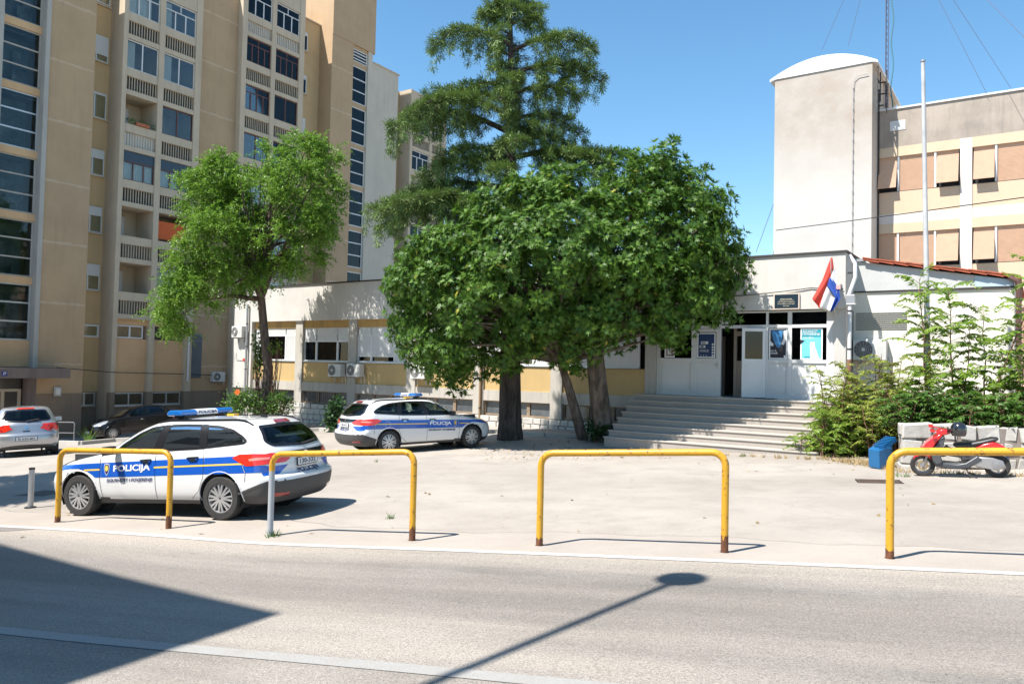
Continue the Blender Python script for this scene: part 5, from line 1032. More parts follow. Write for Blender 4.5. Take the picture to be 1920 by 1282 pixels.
# ================================================================ railings along the kerb line
M_rail = worn('yellow_enamel', (0.574, 0.299, 0.018), (.13, .05, .02), (.575, .605), 15, .42); M_railg = worn('grey_undercoat', (0.344, 0.361, 0.377), (.3, .28, .26), (.7, .75), 9, .5)
def rail(label, p0, p1, h, first_grey=False):
    t = thing('railing', label, 'railing', (p0[0], p0[1], p0[2]), 0, 'tubular railings along the road edge'); a = Vector((0, 0, -.05)); q = Vector(p1)-Vector(p0); r_ = .15; d = Vector((q.x, q.y, q.z)).normalized()
    z1 = h; z2 = q.z+h; A0 = Vector((0, 0, z1)); B0 = Vector((q.x, q.y, z2))
    def arc(c, u, v, n=7): return [c+u*math.cos(k/(n-1)*math.pi/2)+v*math.sin(k/(n-1)*math.pi/2) for k in range(n)]
    c0 = A0+d*r_-Vector((0, 0, r_)); c1 = B0-d*r_-Vector((0, 0, r_)); up = Vector((0, 0, r_))
    pts0 = [a, Vector((0, 0, h-.22))]; pts = arc(c0, -d*r_, up)+arc(c1, up, d*r_)+[Vector((q.x, q.y, q.z-.05))]
    if first_grey:
        MB().tube(pts0, .0395, 14).build('post', M_railg, t, smooth=True); b = MB(); b.tube([Vector((0, 0, h-.22))]+pts, .039, 14); b.build('rail', M_rail, t, smooth=True)
    else: b = MB(); b.tube([a, Vector((0, 0, h*.5))]+pts, .039, 14); b.build('rail', M_rail, t, smooth=True)
    for (X, Y, Z, hh) in ((0, 0, 0, .10), (q.x, q.y, q.z, .17)):
        if first_grey and X == 0: continue
        b = MB(); n = 14; vs = []; fs = []
        for k in range(n): a_ = 2*math.pi*k/n; vs += [(X+.0402*math.cos(a_), Y+.0402*math.sin(a_), Z-.03), (X+.0402*math.cos(a_), Y+.0402*math.sin(a_), Z+hh*(.75+.5*random.random()))]
        fs = [(2*k, 2*((k+1) % n), 2*((k+1) % n)+1, 2*k+1) for k in range(n)]; b.add(vs, fs); b.build('rusty_foot', MATS.get('foot_rust') or plain('foot_rust', (.17, .065, .03), .9, var=.6, vs=20), t)
        b = MB(); b.lathe([(.13, -.01), (.12, .008), (.05, .014)], (X, Y, Z), 'z', 12); b.build('concrete_collar', MATS['rubbed_concrete'], t)
    return t
RP = TP[:7]
rail('first yellow railing from the left, in front of the near police car', RP[0], RP[1], 1.08)
rail('yellow railing with one bare grey post, second from the left', RP[2], RP[3], 1.10, True)
rail('third yellow railing from the left, rust at both feet, open forecourt behind', RP[4], RP[5], 1.08)
e = Vector(RP[6])+Vector((U2.x*2.15, U2.y*2.15, 2.15*.0555)); rail('yellow railing running out of the right edge in front of the scooter', RP[6], e, 1.08)
P = gnd(57, 952); t = thing('bollard', 'slim grey steel bollard with a black cap at the left', 'bollard', P); b = MB(); b.tube([(0, 0, 0), (0, 0, .66)], .045, 14); b.build('post', M_metal, t, smooth=True); b = MB(); b.tube([(0, 0, .66), (0, 0, .69)], .048, 14); b.build('cap', M_black, t); b = MB(); b.lathe([(.095, 0), (.09, .02), (.045, .03)], (0, 0, 0)); b.build('base_flange', M_black, t)
# flag pole
P = atY(1741, 760, 19); Q = atY(1730.5, 117, 19); t = thing('flagpole', 'tall white bare flagpole rising from the shrubs', 'flagpole', (P.x, P.y, -1.9)); d = Q-P
b = MB(); b.tube([(0, 0, 0), (0, 0, 1.1), (d.x*.35, d.y, 1.1+(Q.z+.8)*.35), (d.x, 0, Q.z+1.9)], [.075, .075, .06, .045], 12); b.build('pole', plain('weathered_white_pole', (0.508, 0.508, 0.508), .5, var=.3, vs=2), t, smooth=True); b = MB(); b.lathe([(0, 0), (.06, .01), (.06, .05), (0, .07)], (d.x, 0, Q.z+1.9)); b.build('finial', M_metal, t)
# drain grate, cover, blue bin, kerbs
def flat_thing(name, label, cat, px, py, w_, d_, ang, fn):
    P = gnd(px, py); t = thing(name, label, cat, (P.x, P.y, P.z+.004), ang); fn(t, w_, d_); ex = Vector((math.cos(ang), math.sin(ang))); gx = (zt(P.x+.3*ex.x, P.y+.3*ex.y)-zt(P.x-.3*ex.x, P.y-.3*ex.y))/.6; gy = (zt(P.x-.3*ex.y, P.y+.3*ex.x)-zt(P.x+.3*ex.y, P.y-.3*ex.x))/.6; t.rotation_euler = (math.atan(gy), -math.atan(gx), ang); return t
def grate(t, w_, d_):
    b = MB(); [b.box(-w_/2+.03+i*.05, -w_/2+.055+i*.05, -d_/2, d_/2, 0, .015) for i in range(int(w_/.05)-1)]; b.box(-w_/2, w_/2, -d_/2-.03, -d_/2, 0, .016); b.box(-w_/2, w_/2, d_/2, d_/2+.03, 0, .016); b.box(-w_/2, w_/2, -.012, .012, .001, .017); b.build('bars', plain('rusty_iron', (.13, .09, .07), .8, .3, var=.4, vs=8), t); MB().box(-w_/2, w_/2, -d_/2, d_/2, 0, .003).build('pit', M_dark, t)
flat_thing('drain_grate', 'rusty iron drain grate in the forecourt left of the scooter', 'grate', 1648, 903, .78, .42, R(-18), grate)
def cover(t, w_, d_): MB().box(-w_/2, w_/2, -d_/2, d_/2, 0, .008).build('plate', plain('dark_cover', (.09, .085, .08), .8, var=.3), t); b = MB(); b.box(-w_/2-.04, w_/2+.04, -d_/2-.04, d_/2+.04, 0, .005); b.build('frame', M_greyc, t)
flat_thing('manhole_cover', 'dark square manhole cover behind the first railing', 'cover', 82, 925, .7, .7, R(-15), cover)
P = gnd(1662, 878); t = thing('plastic_bin', 'broken blue plastic bin with a ribbed lid by the stone wall', 'bin', P, R(20)); t.scale = (.7, .7, .78); Mb = plain('blue_plastic', (.012, .11, .26), .4, var=.15)
b = MB(); b.prism([(-.32, 0), (.1, .04), (.12, .58), (-.34, .50)], -.05, .38); b.build('body', Mb, t, bevel=.02); b = MB(); b.prism([(-.3, .5), (.2, .72), (.34, .78), (.36, .2), (.12, .06)], .1, .42); b.build('side_panel', Mb, t, bevel=.02)
b = MB(); [b.xbox((-.18+.075*i, .1, .58+.035*i), (.008, 0, .004), (0, .2, 0), (-.03, 0, .06)) for i in range(7)]; b.build('ribs', plain('blue_plastic_dark', (.01, .12, .3), .4), t)
# stone retaining wall behind the scooter
A_ = atY(1690, 878, 16.3); B_ = Vector((16.0, 13.9, 0)); dd = (Vector((B_.x, B_.y))-Vector((A_.x, A_.y))); ang = math.atan2(dd.y, dd.x); Lw = dd.length
t = thing('stone_wall', 'low wall of rough white stones behind the scooter', 'wall', (A_.x, A_.y, -2.15), ang); random.seed(3)
b = stones(0, Lw, 0, .42, 0, 1.16, h=.28, wd=(.22, .6), gap=.016, rough=.03); b.build('stones', plaster('rough_limestone', (0.459, 0.435, 0.394), (.26, .22, .18), .75, .7, patch=.2, fine=10, bump=.5), t, bevel=.02)
MB().box(.02, Lw, .03, .45, 0, 1.11).build('mortar_core', plain('wall_mortar', (.24, .2, .17), .95, var=.3), t); b = stones(-.42, 0, .02, .3, 0, 1.14, h=.29, gap=.018, rough=.02); b.v = [(y*1.0, .42-(x+.42)+.0, z) for x, y, z in b.v]; b.v = [(x-.02, y, z) for x, y, z in b.v]; b.build('end_stones', MATS['rough_limestone'], t, bevel=.02)
# raised planting ground behind the wall
g = MB(-2); g.add([(A_.x+.3, A_.y+.3, -1.08), (16, 14.2, -1.0), (16, 22, -1.0), (A_.x+1.6, 22, -1.2)], [(0, 1, 2, 3)]); o = g.build('planting_bed', plain('dry_soil', (.26, .2, .14), .95, var=.4), None); o.location.z = -2; tag(o, kind='structure')
# kerb along the bed on the left
M_kerb = plaster('kerb_stone', (0.41, 0.385, 0.344), (.28, .24, .2), .4, .5, fine=40)
kp = [gnd(112, 832), gnd(150, 834), gnd(215, 828), gnd(330, 822), gnd(470, 815), gnd(600, 808), gnd(655, 812)]
b = MB(-4)
for i in range(len(kp)-1):
    p, q = kp[i], kp[i+1]; d = (q-p); n = max(1, int(d.length/1.0)); s_ = Vector((-d.y, d.x, 0)).normalized()*.07
    for k in range(n): u, v = p.lerp(q, (k+.01)/n), p.lerp(q, (k+.99)/n); c = (u+v)/2; c.z = zt(c.x, c.y); b.xbox(c+Vector((0, 0, .03)), (v-u)/2, s_, Vector((0, 0, .11)))
o = b.build('kerb', M_kerb, None, bevel=.012); o.location.z = -4; tag(o, kind='structure')
kp = [gnd(652, 811), gnd(905, 815), gnd(1000, 822), gnd(1125, 828)]; b = MB(-4)
for i in range(len(kp)-1):
    p, q = kp[i]+Vector((.4, .6, 0)), kp[i+1]+Vector((.4, .6, 0)); d = q-p; n = max(1, int(d.length/1.)); s_ = Vector((-d.y, d.x, 0)).normalized()*.07
    for k in range(n): u, v = p.lerp(q, (k+.01)/n), p.lerp(q, (k+.99)/n); c = (u+v)/2; c.z = zt(c.x, c.y); b.xbox(c+Vector((0, 0, .02)), (v-u)/2, s_, Vector((0, 0, .09)))
o = b.build('kerb', M_kerb, None, bevel=.012); o.location.z = -4; tag(o, kind='structure')
P = atY(139, 815, 33); t = thing('handrail', 'thin grey tubular handrail between the silver and the black car', 'handrail', (P.x, P.y, zt(P.x, P.y))); b = MB(); b.tube([(0, 0, 0), (0, 0, .8), (-.05, 0, .85), (-3.2, .3, .8)], .022, 8); b.tube([(0, 0, .4), (-3.2, .3, .35)], .016, 8); b.tube([(-3.2, .3, 0), (-3.2, .3, .8)], .022, 8); b.build('tube', plain('dull_grey_tube', (.2, .2, .2), .6), t, smooth=True)
a_, z_ = HF.hit(106, 735, 0); t = wall_thing(HF, 'wall_lamp', 'small square white wall lamp near the apartment block entrance', 'lamp', a_, -.02, z_-.16); MB().box(-.17, .17, -.1, .0, -.04, .42).build('housing', M_metal, t, bevel=.02); MB().box(-.11, .11, -.13, -.1, .04, .34).build('diffuser', M_plate, t, bevel=.02)
a_, z_ = HF.hit(9, 701, -1.55); t = wall_thing(HF, 'house_number', 'small blue plate with the number 77 on the concrete canopy', 'sign', a_, -1.53, z_-.09); MB().box(-.11, .11, 0, .02, 0, .2).build('plate', plain('enamel_blue', (.01, .03, .2), .3), t); text_on('number', '77', M_plate, t, (0, -.004, .1), (1, 0, 0), (0, 0, 1), w=.15, h=.13, bold=.02, shear=.2)
# ================================================================ scooter
Pf, Pr = gnd(1731, 892), gnd(1871, 895); d = Pr-Pf; wb = d.length; ang = math.atan2(-d.y, -d.x); print('SCOOTER wb', wb, Pf, Pr)
K = wb/1.26; t = thing('scooter', 'red and grey motor scooter parked by the stone wall', 'scooter', (Pf+Pr)/2, ang); t.rotation_euler = (R(-5), -math.atan2(Pf.z-Pr.z, wb), ang)
Mr = plain('scooter_red', (.62, .01, .015), .2, coat=1.); Mg = plain('scooter_grey', (.07, .075, .08), .4); Ml = plain('scooter_light_grey', (.055, .06, .068), .4); Me = plain('engine_alloy', (.4, .4, .41), .35, .7)
def sp_(v): return [(x*K, z*K) for x, z in v]
def slab(name, m, poly, w0, w1=None, par=None, bev=.02): b = MB(); b.prism(sp_(poly), -w0*K, w0*K); return b.build(name, m, par or t, bevel=bev*K, smooth=True)
for nm, x in (('wheel', .63), ('wheel', -.63)):
    rr_, ww = .222*K, .05*K; b = MB(); b.lathe([(rr_*.62, -ww*.8), (rr_*.72, -ww), (rr_*.9, -ww), (rr_*.99, -ww*.5), (rr_, 0), (rr_*.99, ww*.5), (rr_*.9, ww), (rr_*.72, ww), (rr_*.62, ww*.8), (rr_*.62, -ww*.8)], (0, 0, 0), 'y', 36); o = b.build(nm, M_tyre, t, smooth=True); o.location = (x*K, 0, rr_)
    b = MB(); b.lathe([(rr_*.63, -ww*.7), (rr_*.66, 0), (rr_*.63, ww*.7), (rr_*.56, ww*.5), (rr_*.56, -ww*.5), (rr_*.63, -ww*.7)], (0, 0, 0), 'y', 30); b.lathe([(0, -.05*K), (.04*K, -.045*K), (.04*K, .045*K), (0, .05*K)], (0, 0, 0), 'y', 14)
    for k in range(3):
        a = k*2.094+.4; p1 = Vector((math.cos(a), 0, math.sin(a)))*rr_*.6; b.xbox(p1/2, p1/2, (0, .012*K, 0), Vector((-math.sin(a), 0, math.cos(a)))*.022*K)
    rim = b.build('rim', Me, o, smooth=True); b = MB(); b.lathe([(.06*K, .0), (.095*K, .0), (.095*K, .006), (.06*K, .006), (.06*K, 0)], (0, .05*K if x > 0 else -.06*K, 0), 'y', 24); b.build('brake_disc', plain('brass_disc', (.45, .35, .2), .35, .8) if 'brass_disc' not in MATS else MATS['brass_disc'], rim)
slab('front_mudguard', Mr, [(.80, .33), (.76, .42), (.64, .475), (.5, .43), (.44, .33), (.5, .36), (.63, .415), (.74, .38)], .06)
b = MB()
for y in (-.075, .075): b.tube([(.63*K, y*K, .222*K), (.5*K, y*K, .52*K)], .022*K, 8)
b.tube([(.5*K, 0, .46*K), (.26*K, 0, .86*K)], .03*K, 8); b.build('front_fork', Me, t, smooth=True)
slab('front_shield', Mr, [(.50, .40), (.66, .46), (.67, .53), (.55, .68), (.42, .79), (.30, .86), (.26, .82), (.36, .70), (.44, .58), (.47, .46)], .17)
slab('leg_shield', Mg, [(.46, .34), (.46, .50), (.37, .66), (.28, .80), (.22, .80), (.26, .62), (.31, .46), (.29, .30), (.40, .26)], .2)
slab('floor_board', Ml, [(.46, .32), (.40, .22), (.1, .18), (-.15, .2), (-.38, .36), (-.30, .44), (-.1, .3), (.05, .27), (.3, .3), (.4, .38)], .17)
slab('body_side', Ml, [(-.02, .34), (-.04, .48), (.06, .585), (-.2, .61), (-.36, .58), (-.36, .46), (-.25, .36)], .14)
slab('tail_panel', Mr, [(-.16, .48), (-.28, .59), (-.42, .665), (-.58, .70), (-.74, .63), (-.80, .55), (-.64, .47), (-.4, .44)], .145)
slab('seat', M_black, [(.10, .62), (.04, .67), (-.2, .68), (-.38, .72), (-.56, .77), (-.68, .76), (-.62, .70), (-.45, .66), (-.25, .60), (.0, .575)], .13, bev=.03)
slab('handlebar_cowl', Mr, [(.36, .84), (.37, .89), (.27, .94), (.13, .93), (.08, .88), (.18, .84), (.30, .81)], .13)
slab('headlamp', M_lens, [(.37, .85), (.395, .88), (.36, .905), (.34, .86)], .07, bev=.01)
b = MB(); b.tube([(.14*K, -.32*K, .91*K), (.2*K, 0, .88*K), (.14*K, .32*K, .91*K)], .017*K, 8); b.build('handlebar', M_black, t, smooth=True)
b = MB(); [b.xbox((.44*K, y*K, .95*K), (.04*K, 0, .01*K), (0, .05*K, 0), (0, 0, .025*K)) for y in (-.3, .3)]; [b.tube([(.25*K, y*.8*K, .9*K), (.44*K, y*K, .95*K)], .008*K, 5) for y in (-.3, .3)]; b.build('mirror', Mr, t)
b = MB(); b.tube([(.12*K, .02, .5*K), (.2*K, .0, .58*K), (.27*K, 0, .5*K), (.24*K, 0, .4*K)], .05*K, 8); b.build('fuel_cover', M_black, t, smooth=True)
b = MB(); b.prism(sp_([(-.22, .34), (-.3, .42), (-.55, .4), (-.72, .34), (-.74, .22), (-.6, .16), (-.4, .2), (-.2, .26)]), .06*K, .15*K); b.prism(sp_([(-.2, .3), (-.3, .38), (-.6, .3), (-.55, .2), (-.3, .2)]), -.14*K, .1*K); b.build('engine', Me, t, bevel=.015, smooth=True)
b = MB(); b.lathe([(0, 0), (.09*K, .005), (.09*K, .02), (0, .03)], (-.62*K, .15*K, .28*K), 'y', 18); b.tube([(-.3*K, -.16*K, .22*K), (-.5*K, -.17*K, .25*K), (-.85*K, -.17*K, .33*K)], .045*K, 10); b.build('exhaust_and_cover', plain('grey_casting', (.3, .3, .31), .4, .5), t, smooth=True)
b = MB(); b.tube([(-.1*K, .12*K, .2*K), (-.15*K, .17*K, .06*K), (-.28*K, .17*K, .02*K)], .012*K, 6); b.tube([(-.1*K, -.12*K, .2*K), (-.15*K, -.17*K, .06*K), (-.28*K, -.17*K, .02*K)], .012*K, 6); b.build('stand', M_dmetal, t)
slab('rear_light', M_tail, [(-.77, .59), (-.81, .55), (-.77, .52), (-.72, .55)], .08, bev=.01)
M_t = t.matrix_basis.copy()
hl = Matrix.LocRotScale(t.location, t.rotation_euler, None) @ Vector((-.01*K, .2*K, .95*K)); t = thing('helmet', 'glossy black helmet hanging from the scooter handlebar', 'helmet', hl, ang)
b = MB(); prof = [(.0, .15), (.05, .145), (.1, .12), (.135, .07), (.148, .01), (.145, -.05), (.128, -.1), (.115, -.12), (.105, -.115), (.1, -.1)]; b.lathe([(r_*.95, z) for r_, z in prof], (0, 0, 0), 'z', 28); b.build('shell', plain('helmet_black', (.015, .015, .017), .18, coat=1.), t, smooth=True)
b = MB(); b.tube([(.06, .09, -.1), (.05, .05, -.24), (.05, -.05, -.24), (.06, -.09, -.1)], .01, 5); b.build('strap', M_black, t); b = MB(); b.prism([(.1, .02), (.2, .0), (.19, -.015), (.1, -.01)], -.08, .08); b.build('peak', M_black, t)
# ================================================================ vegetation
def nrm(a): return a/np.maximum(np.linalg.norm(a, axis=-1, keepdims=True), 1e-9)
def leaves(name, P, D, Nn, size, tmpl, tf, m, par, bend=.15):
    """one mesh of many leaves. P bases, D growing directions, Nn rough upper-side normals, tmpl (k,2) outline along (d, side), tf faces"""
    n = len(P); D = nrm(D); S = nrm(np.cross(D, Nn)+1e-6); U_ = np.cross(S, D); size = np.broadcast_to(size, (n,))[:, None, None]
    T = np.asarray(tmpl); up = -bend*T[:, 0]**2 + .12*np.abs(T[:, 1]) if T.shape[1] == 2 else T[:, 2]
    V = P[:, None]+size*(T[None, :, 0:1]*D[:, None]+T[None, :, 1:2]*S[:, None]+up[None, :, None]*U_[:, None])
    F = np.asarray(tf)[None]+(np.arange(n)*len(T))[:, None, None]; return mesh_np(name, V.reshape(-1, 3), F.reshape(-1, F.shape[-1]), m, par)
FIG_T = [(0, 0), (.16, .07), (.34, .36), (.38, .11), (.74, .33), (.58, .09), (1.05, 0), (.58, -.09), (.74, -.33), (.38, -.11), (.34, -.36), (.16, -.07)]
FIG_F = [(0, 1, 11), (1, 2, 3), (1, 3, 9), (1, 9, 11), (11, 9, 10), (3, 4, 5), (3, 5, 7), (3, 7, 9), (9, 7, 8), (5, 6, 7)]
LEAF_T = [(0, 0), (.45, .22), (1, 0), (.45, -.22)]; LEAF_F = [(0, 1, 2, 3)]
def edge_dist(x, z, poly):
    d = np.full(x.shape, 1e9)
    for i in range(len(poly)):
        x1, z1 = poly[i]; x2, z2 = poly[(i+1) % len(poly)]; L2 = (x2-x1)**2+(z2-z1)**2; u = np.clip(((x-x1)*(x2-x1)+(z-z1)*(z2-z1))/L2, 0, 1); d = np.minimum(d, np.hypot(x-x1-u*(x2-x1), z-z1-u*(z2-z1)))
    return d
def lobes_from_outline(px, Y, n, dmax, r_, seed):
    """clump centres inside a crown: its outline gets a real depth, thick in the middle and thin at the rim"""
    g = np.random.default_rng(seed); poly = [(atY(x, y, Y).x, atY(x, y, Y).z) for x, y in px]; xs = [p[0] for p in poly]; zs = [p[1] for p in poly]; out = []; tries = 0
    while len(out) < n and tries < 60000:
        tries += 1; x, z = g.uniform(min(xs), max(xs)), g.uniform(min(zs), max(zs)); a = np.array([x]); b = np.array([z])
        if not pip(a, b, poly)[0]: continue
        e = edge_dist(a, b, poly)[0]; rr = r_*g.uniform(.7, 1.25)
        if e < rr*.55: continue
        dep = dmax*math.sqrt(1-max(0, 1-e/(dmax*1.15))**2) if e < dmax*1.15 else dmax; y = g.uniform(-1, 1); y = math.copysign(abs(y)**.45, y)*max(0, dep-rr*.7)
        c = np.array([x, Y+y, z])
        if any(np.linalg.norm(c-q[0]) < (rr+q[1])*.40 for q in out): continue
        out.append((c, rr))
    return out
def branch_mesh(name, segs, m, par, n=8):
    b = MB(); [b.tube(p, r_, n) for p, r_ in segs]; return b.build(name, m, par, smooth=True)
def curve_pts(a, b, sag, n=7, wob=.0, g=None):
    a, b = np.array(a, float), np.array(b, float); o = []
    for k in range(n): u = k/(n-1); p = a+(b-a)*u; p[2] += sag*4*u*(1-u); p += (g.normal(size=3)*wob if g is not None and 0 < k < n-1 else 0); o.append(p)
    return o
def local(o, loc):   # shift geometry so the thing's empty can stand at its base
    for c in o: c.location = -Vector(loc)
# ---------------------------------------------------------------- the big fig tree
M_fig = leafmat('fig_leaf', (.024, .07, .010), (.115, .215, .028), (.3, .28, .04), trans=.25, rough=.5, spec=.28); M_figb = bark('fig_bark', (.2, .16, .13), (.06, .045, .035), 5)
fb = (2.85, 24.25, -2.3); fig = thing('fig_tree', 'broad dense tree with big lobed dark green leaves beside the steps', 'tree', fb)
out = [(724, 530), (772, 455), (850, 425), (905, 380), (945, 345), (990, 335), (1050, 318), (1100, 345), (1150, 305), (1205, 305), (1240, 252), (1268, 300), (1305, 290), (1330, 350), (1378, 380), (1382, 450), (1392, 490), (1415, 528), (1388, 560), (1368, 600), (1345, 618), (1300, 640), (1262, 668), (1215, 640), (1160, 655), (1110, 665), (1095, 705), (1050, 672), (1000, 665), (960, 690), (905, 712), (870, 738), (825, 715), (770, 690), (742, 655), (735, 590)]
LB = lobes_from_outline(out, 22.8, 370, 2.25, .46, 5); g = np.random.default_rng(21); P, D, N_ = [], [], []
cen = np.array([1.7, 22.9, 2.6])
def facN(c): return (c[0]-LF.O.x)*LF.q.x+(c[1]-LF.O.y)*LF.q.y
for c, r_ in LB:
    n = int(28*(r_/.46)**2); d = nrm(g.normal(size=(n, 3))); d = nrm(d+nrm(c-cen)*.35); tips = c+d*r_*g.uniform(.6, 1.3, (n, 1))
    for tpt, dd_ in zip(tips, d):
        if facN(tpt) > -.25 and tpt[2] < 3.9: continue
        ax = nrm(dd_*.8+nrm(tpt-cen)*.5+np.array([0, 0, .25])); k = g.integers(6, 9); t1 = nrm(np.cross(ax, g.normal(size=3))); t2 = np.cross(ax, t1)
        for j in range(k):
            a = 2*math.pi*j/k+g.normal()*.25; sp_a = R(g.uniform(30, 88)); dr = ax*math.cos(sp_a)+(t1*math.cos(a)+t2*math.sin(a))*math.sin(sp_a); P.append(tpt-ax*.03*j/k+dr*.035); D.append(dr+np.array([0, 0, -.04])); N_.append(ax)
P, D, N_ = map(np.array, (P, D, N_)); print('fig leaves', len(P))
sz = g.uniform(.14, .25, len(P)); o = leaves('foliage', P, D, N_, sz, FIG_T, FIG_F, M_fig, fig, .18); local([o], fb)
segs = [(curve_pts((2.95, 24.3, -2.45), (2.55, 23.9, .6), 0, 6), [.42, .34, .31, .29, .28, .25]), (curve_pts((3.05, 24.1, -2.5), (2.9, 24.1, -1.5), 0, 4), [.4, .3, .2, .1]), (curve_pts((2.35, 24.5, -2.45), (1.5, 23.9, .2), .1, 6), [.17, .16, .15, .14, .12, .1])]
mid = np.array([2.55, 23.9, .6])
for c, r_ in LB[::2]: s0 = mid if g.random() < .6 else np.array([1.5, 23.9, .2]); segs.append((curve_pts(s0, c, g.uniform(-.1, .35), 6, .05, g), [.12, .08, .06, .045, .03, .015]))
o = branch_mesh('trunk', segs, M_figb, fig); local([o], fb)
# ---------------------------------------------------------------- cedar
M_ced = leafmat('cedar_needles', (.05, .1, .034), (.18, .265, .06), (.3, .3, .05), trans=.12, rough=.6); M_cedb = bark('cedar_bark', (.09, .07, .06), (.025, .02, .018), 7)
cb = (.0, 24.35, -2.3); ced = thing('cedar_tree', 'tall cedar with tiers of drooping needle branches rising behind the broad leafy tree', 'tree', cb)
def cx_(z): return .0-.02*(z+2)
segs = [([(cx_(z), 24.35, z) for z in np.linspace(-2.5, 11.9, 18)], list(np.interp(np.linspace(-2.5, 11.9, 18), [-2.5, -1.8, 1, 5, 9, 11.9], [.44, .36, .3, .22, .12, .02])))]
g = np.random.default_rng(4); br = []   # (z start, azimuth deg (0=+x right, 180=left, -90 = to viewer), length, rise, droop)
for z, az, L, ri, dr in ((4.6, 178, 4.5, .9, .6), (5.2, 172, 3.6, .5, .9), (6.6, 3, 3.9, .5, .35), (5.6, 12, 3.4, .3, .8), (7.4, 176, 3.9, 1.0, .9), (7.9, 195, 3.3, .8, 1.1), (7.2, 5, 1.9, .4, .6), (8.6, 355, 2.1, .5, .6), (9.3, 4, 2.9, .6, .7), (10.0, 350, 2.6, .7, .8), (10.2, 180, 2.5, .8, .9), (11.0, 185, .95, .4, .3), (10.9, 2, 1.05, .3, .4), (6.7, 187, 2.2, .3, .5), (3.9, 185, 3.4, .2, .8), (8.8, 170, 1.6, .4, .4), (4.4, 182, 2.6, .2, .9), (5.6, 168, 4.0, .5, .9), (5.0, 195, 4.1, .6, 1.1), (6.4, 178, 2.8, .4, .9), (8.3, 182, 3.0, .7, 1.0), (6.6, 352, 3.2, .4, .8), (7.8, 15, 2.3, .5, .7), (5.9, 20, 2.8, .2, .7)): br.append((z, az, L, ri, dr))
for z, L in ((4.8, 2.6), (5.4, 2.4), (6.2, 2.6), (6.9, 2.3), (7.6, 2.2), (8.2, 1.9), (8.8, 1.8), (9.4, 1.9), (10.0, 1.6), (10.6, 1.5), (11.2, .8), (11.6, .4), (5.0, 2.2), (7.2, 2.2), (9.1, 1.7)):
    for s_ in (-1, 1): br.append((z+g.normal()*.1, s_*90+g.normal()*28, L*g.uniform(.35, .68), .3*g.uniform(.3, 1.2), .5*g.uniform(.6, 1.4)))
for z in (11.1, 11.35, 11.6, 11.75): br += [(z, 180+g.normal()*15, .9-.9*(z-11.1), .25, .1), (z+.1, g.normal()*15, .9-.9*(z-11.1), .25, .1)]
P, D, N_ = [], [], []
for z, az, L, ri, dr in br:
    a = R(az); dv = np.array([math.cos(a), math.sin(a), 0.]); sv = np.array([-dv[1], dv[0], 0.]); s0 = np.array([cx_(z), 24.35, z]); nb = 12; pts = []
    for k in range(nb+1): u = k/nb; pts.append(s0+dv*L*u+np.array([0, 0, ri*math.sin(min(1, u*1.25)*math.pi/2)-dr*u**2.6])+sv*g.normal()*.03)
    segs.append((pts, list(np.linspace(.035+.016*L, .01, nb+1)))); pts = np.array(pts)
    ns = int(L*10)
    for k in range(ns):
        u = .16+.84*(k+.5)/ns; p = np.array([np.interp(u*nb, range(nb+1), pts[:, i]) for i in range(3)]); sd = 1 if k % 2 else -1; l2 = (.3+.85*(1-u)**.7*min(1, L/3))*g.uniform(.5, 1.15); sw = g.uniform(.35, 1.0)
        d2 = nrm(dv*sw+sv*sd*g.uniform(.5, 1.1)); e = p+d2*l2+np.array([0, 0, -l2*g.uniform(.1, .55)]); segs.append((curve_pts(p, e, .05, 3), [.012, .008, .004]))
        nt = int(l2*32)+6
        for q in range(nt):
            w_ = g.random()**.8; c = p+(e-p)*w_+np.array([0, 0, .05*4*w_*(1-w_)])+g.normal(size=3)*.035; P.append(c); D.append(nrm(d2*.6+g.normal(size=3)*.55+np.array([0, 0, .15]))); N_.append([0, 0, 1])
        if g.random() < .85:   # hanging spray
            hl_ = g.uniform(.2, .95)*(1 if L > 2 else .6); w_ = g.uniform(.2, 1); c0 = p+(e-p)*w_
            for q in range(int(hl_*27)): P.append(c0+np.array([g.normal()*.04, g.normal()*.04, -hl_*g.random()])); D.append(nrm(np.array([g.normal()*.5, g.normal()*.5, -1.]))); N_.append([g.normal(), g.normal(), .2])
P, D, N_ = map(np.array, (P, D, N_)); print('cedar tufts', len(P))
TT = []; TFc = []
for j in range(5):
    a = -1.1+2.2*j/4; c_, s_ = math.cos(a), math.sin(a); n0 = len(TT); zz = .35*((j % 3)-1); TT += [(-.02*s_, .02*c_, 0), (.02*s_, -.02*c_, 0), (c_*1., s_*1.-.07, zz), (c_*1., s_*1.+.08, zz)]; TFc.append((n0, n0+1, n0+2, n0+3))
o = leaves('foliage', P, D, N_, g.uniform(.12, .2, len(P)), TT, TFc, M_ced, ced); local([o], cb)
o = branch_mesh('trunk', segs, M_cedb, ced, 6); local([o], cb)
# ---------------------------------------------------------------- feathery tree on the left
M_elm = leafmat('light_leaf', (.065, .15, .013), (.18, .31, .038), (.38, .42, .14), trans=.33, rough=.5); M_elmb = bark('brown_bark', (.14, .1, .075), (.05, .035, .025), 8)
tb = atY(494, 775, 31.6); tb = (tb.x, tb.y, zt(tb.x, tb.y)); elm = thing('street_tree', 'slender tree with light feathery foliage in front of the apartment block', 'tree', tb)
out = [(300, 575), (305, 495), (338, 450), (338, 350), (375, 305), (400, 270), (440, 285), (462, 330), (480, 300), (510, 232), (560, 245), (590, 258), (630, 270), (645, 330), (640, 395), (655, 430), (628, 470), (600, 500), (555, 510), (520, 540), (470, 545), (430, 590), (375, 590), (355, 640), (310, 625)]
LB = lobes_from_outline(out, 31.6, 190, 2.9, .58, 9); g = np.random.default_rng(8); P, D, N_ = [], [], []; segs = []; cc = np.array([atY(475, 420, 31.6).x, 31.6, atY(475, 420, 31.6).z])
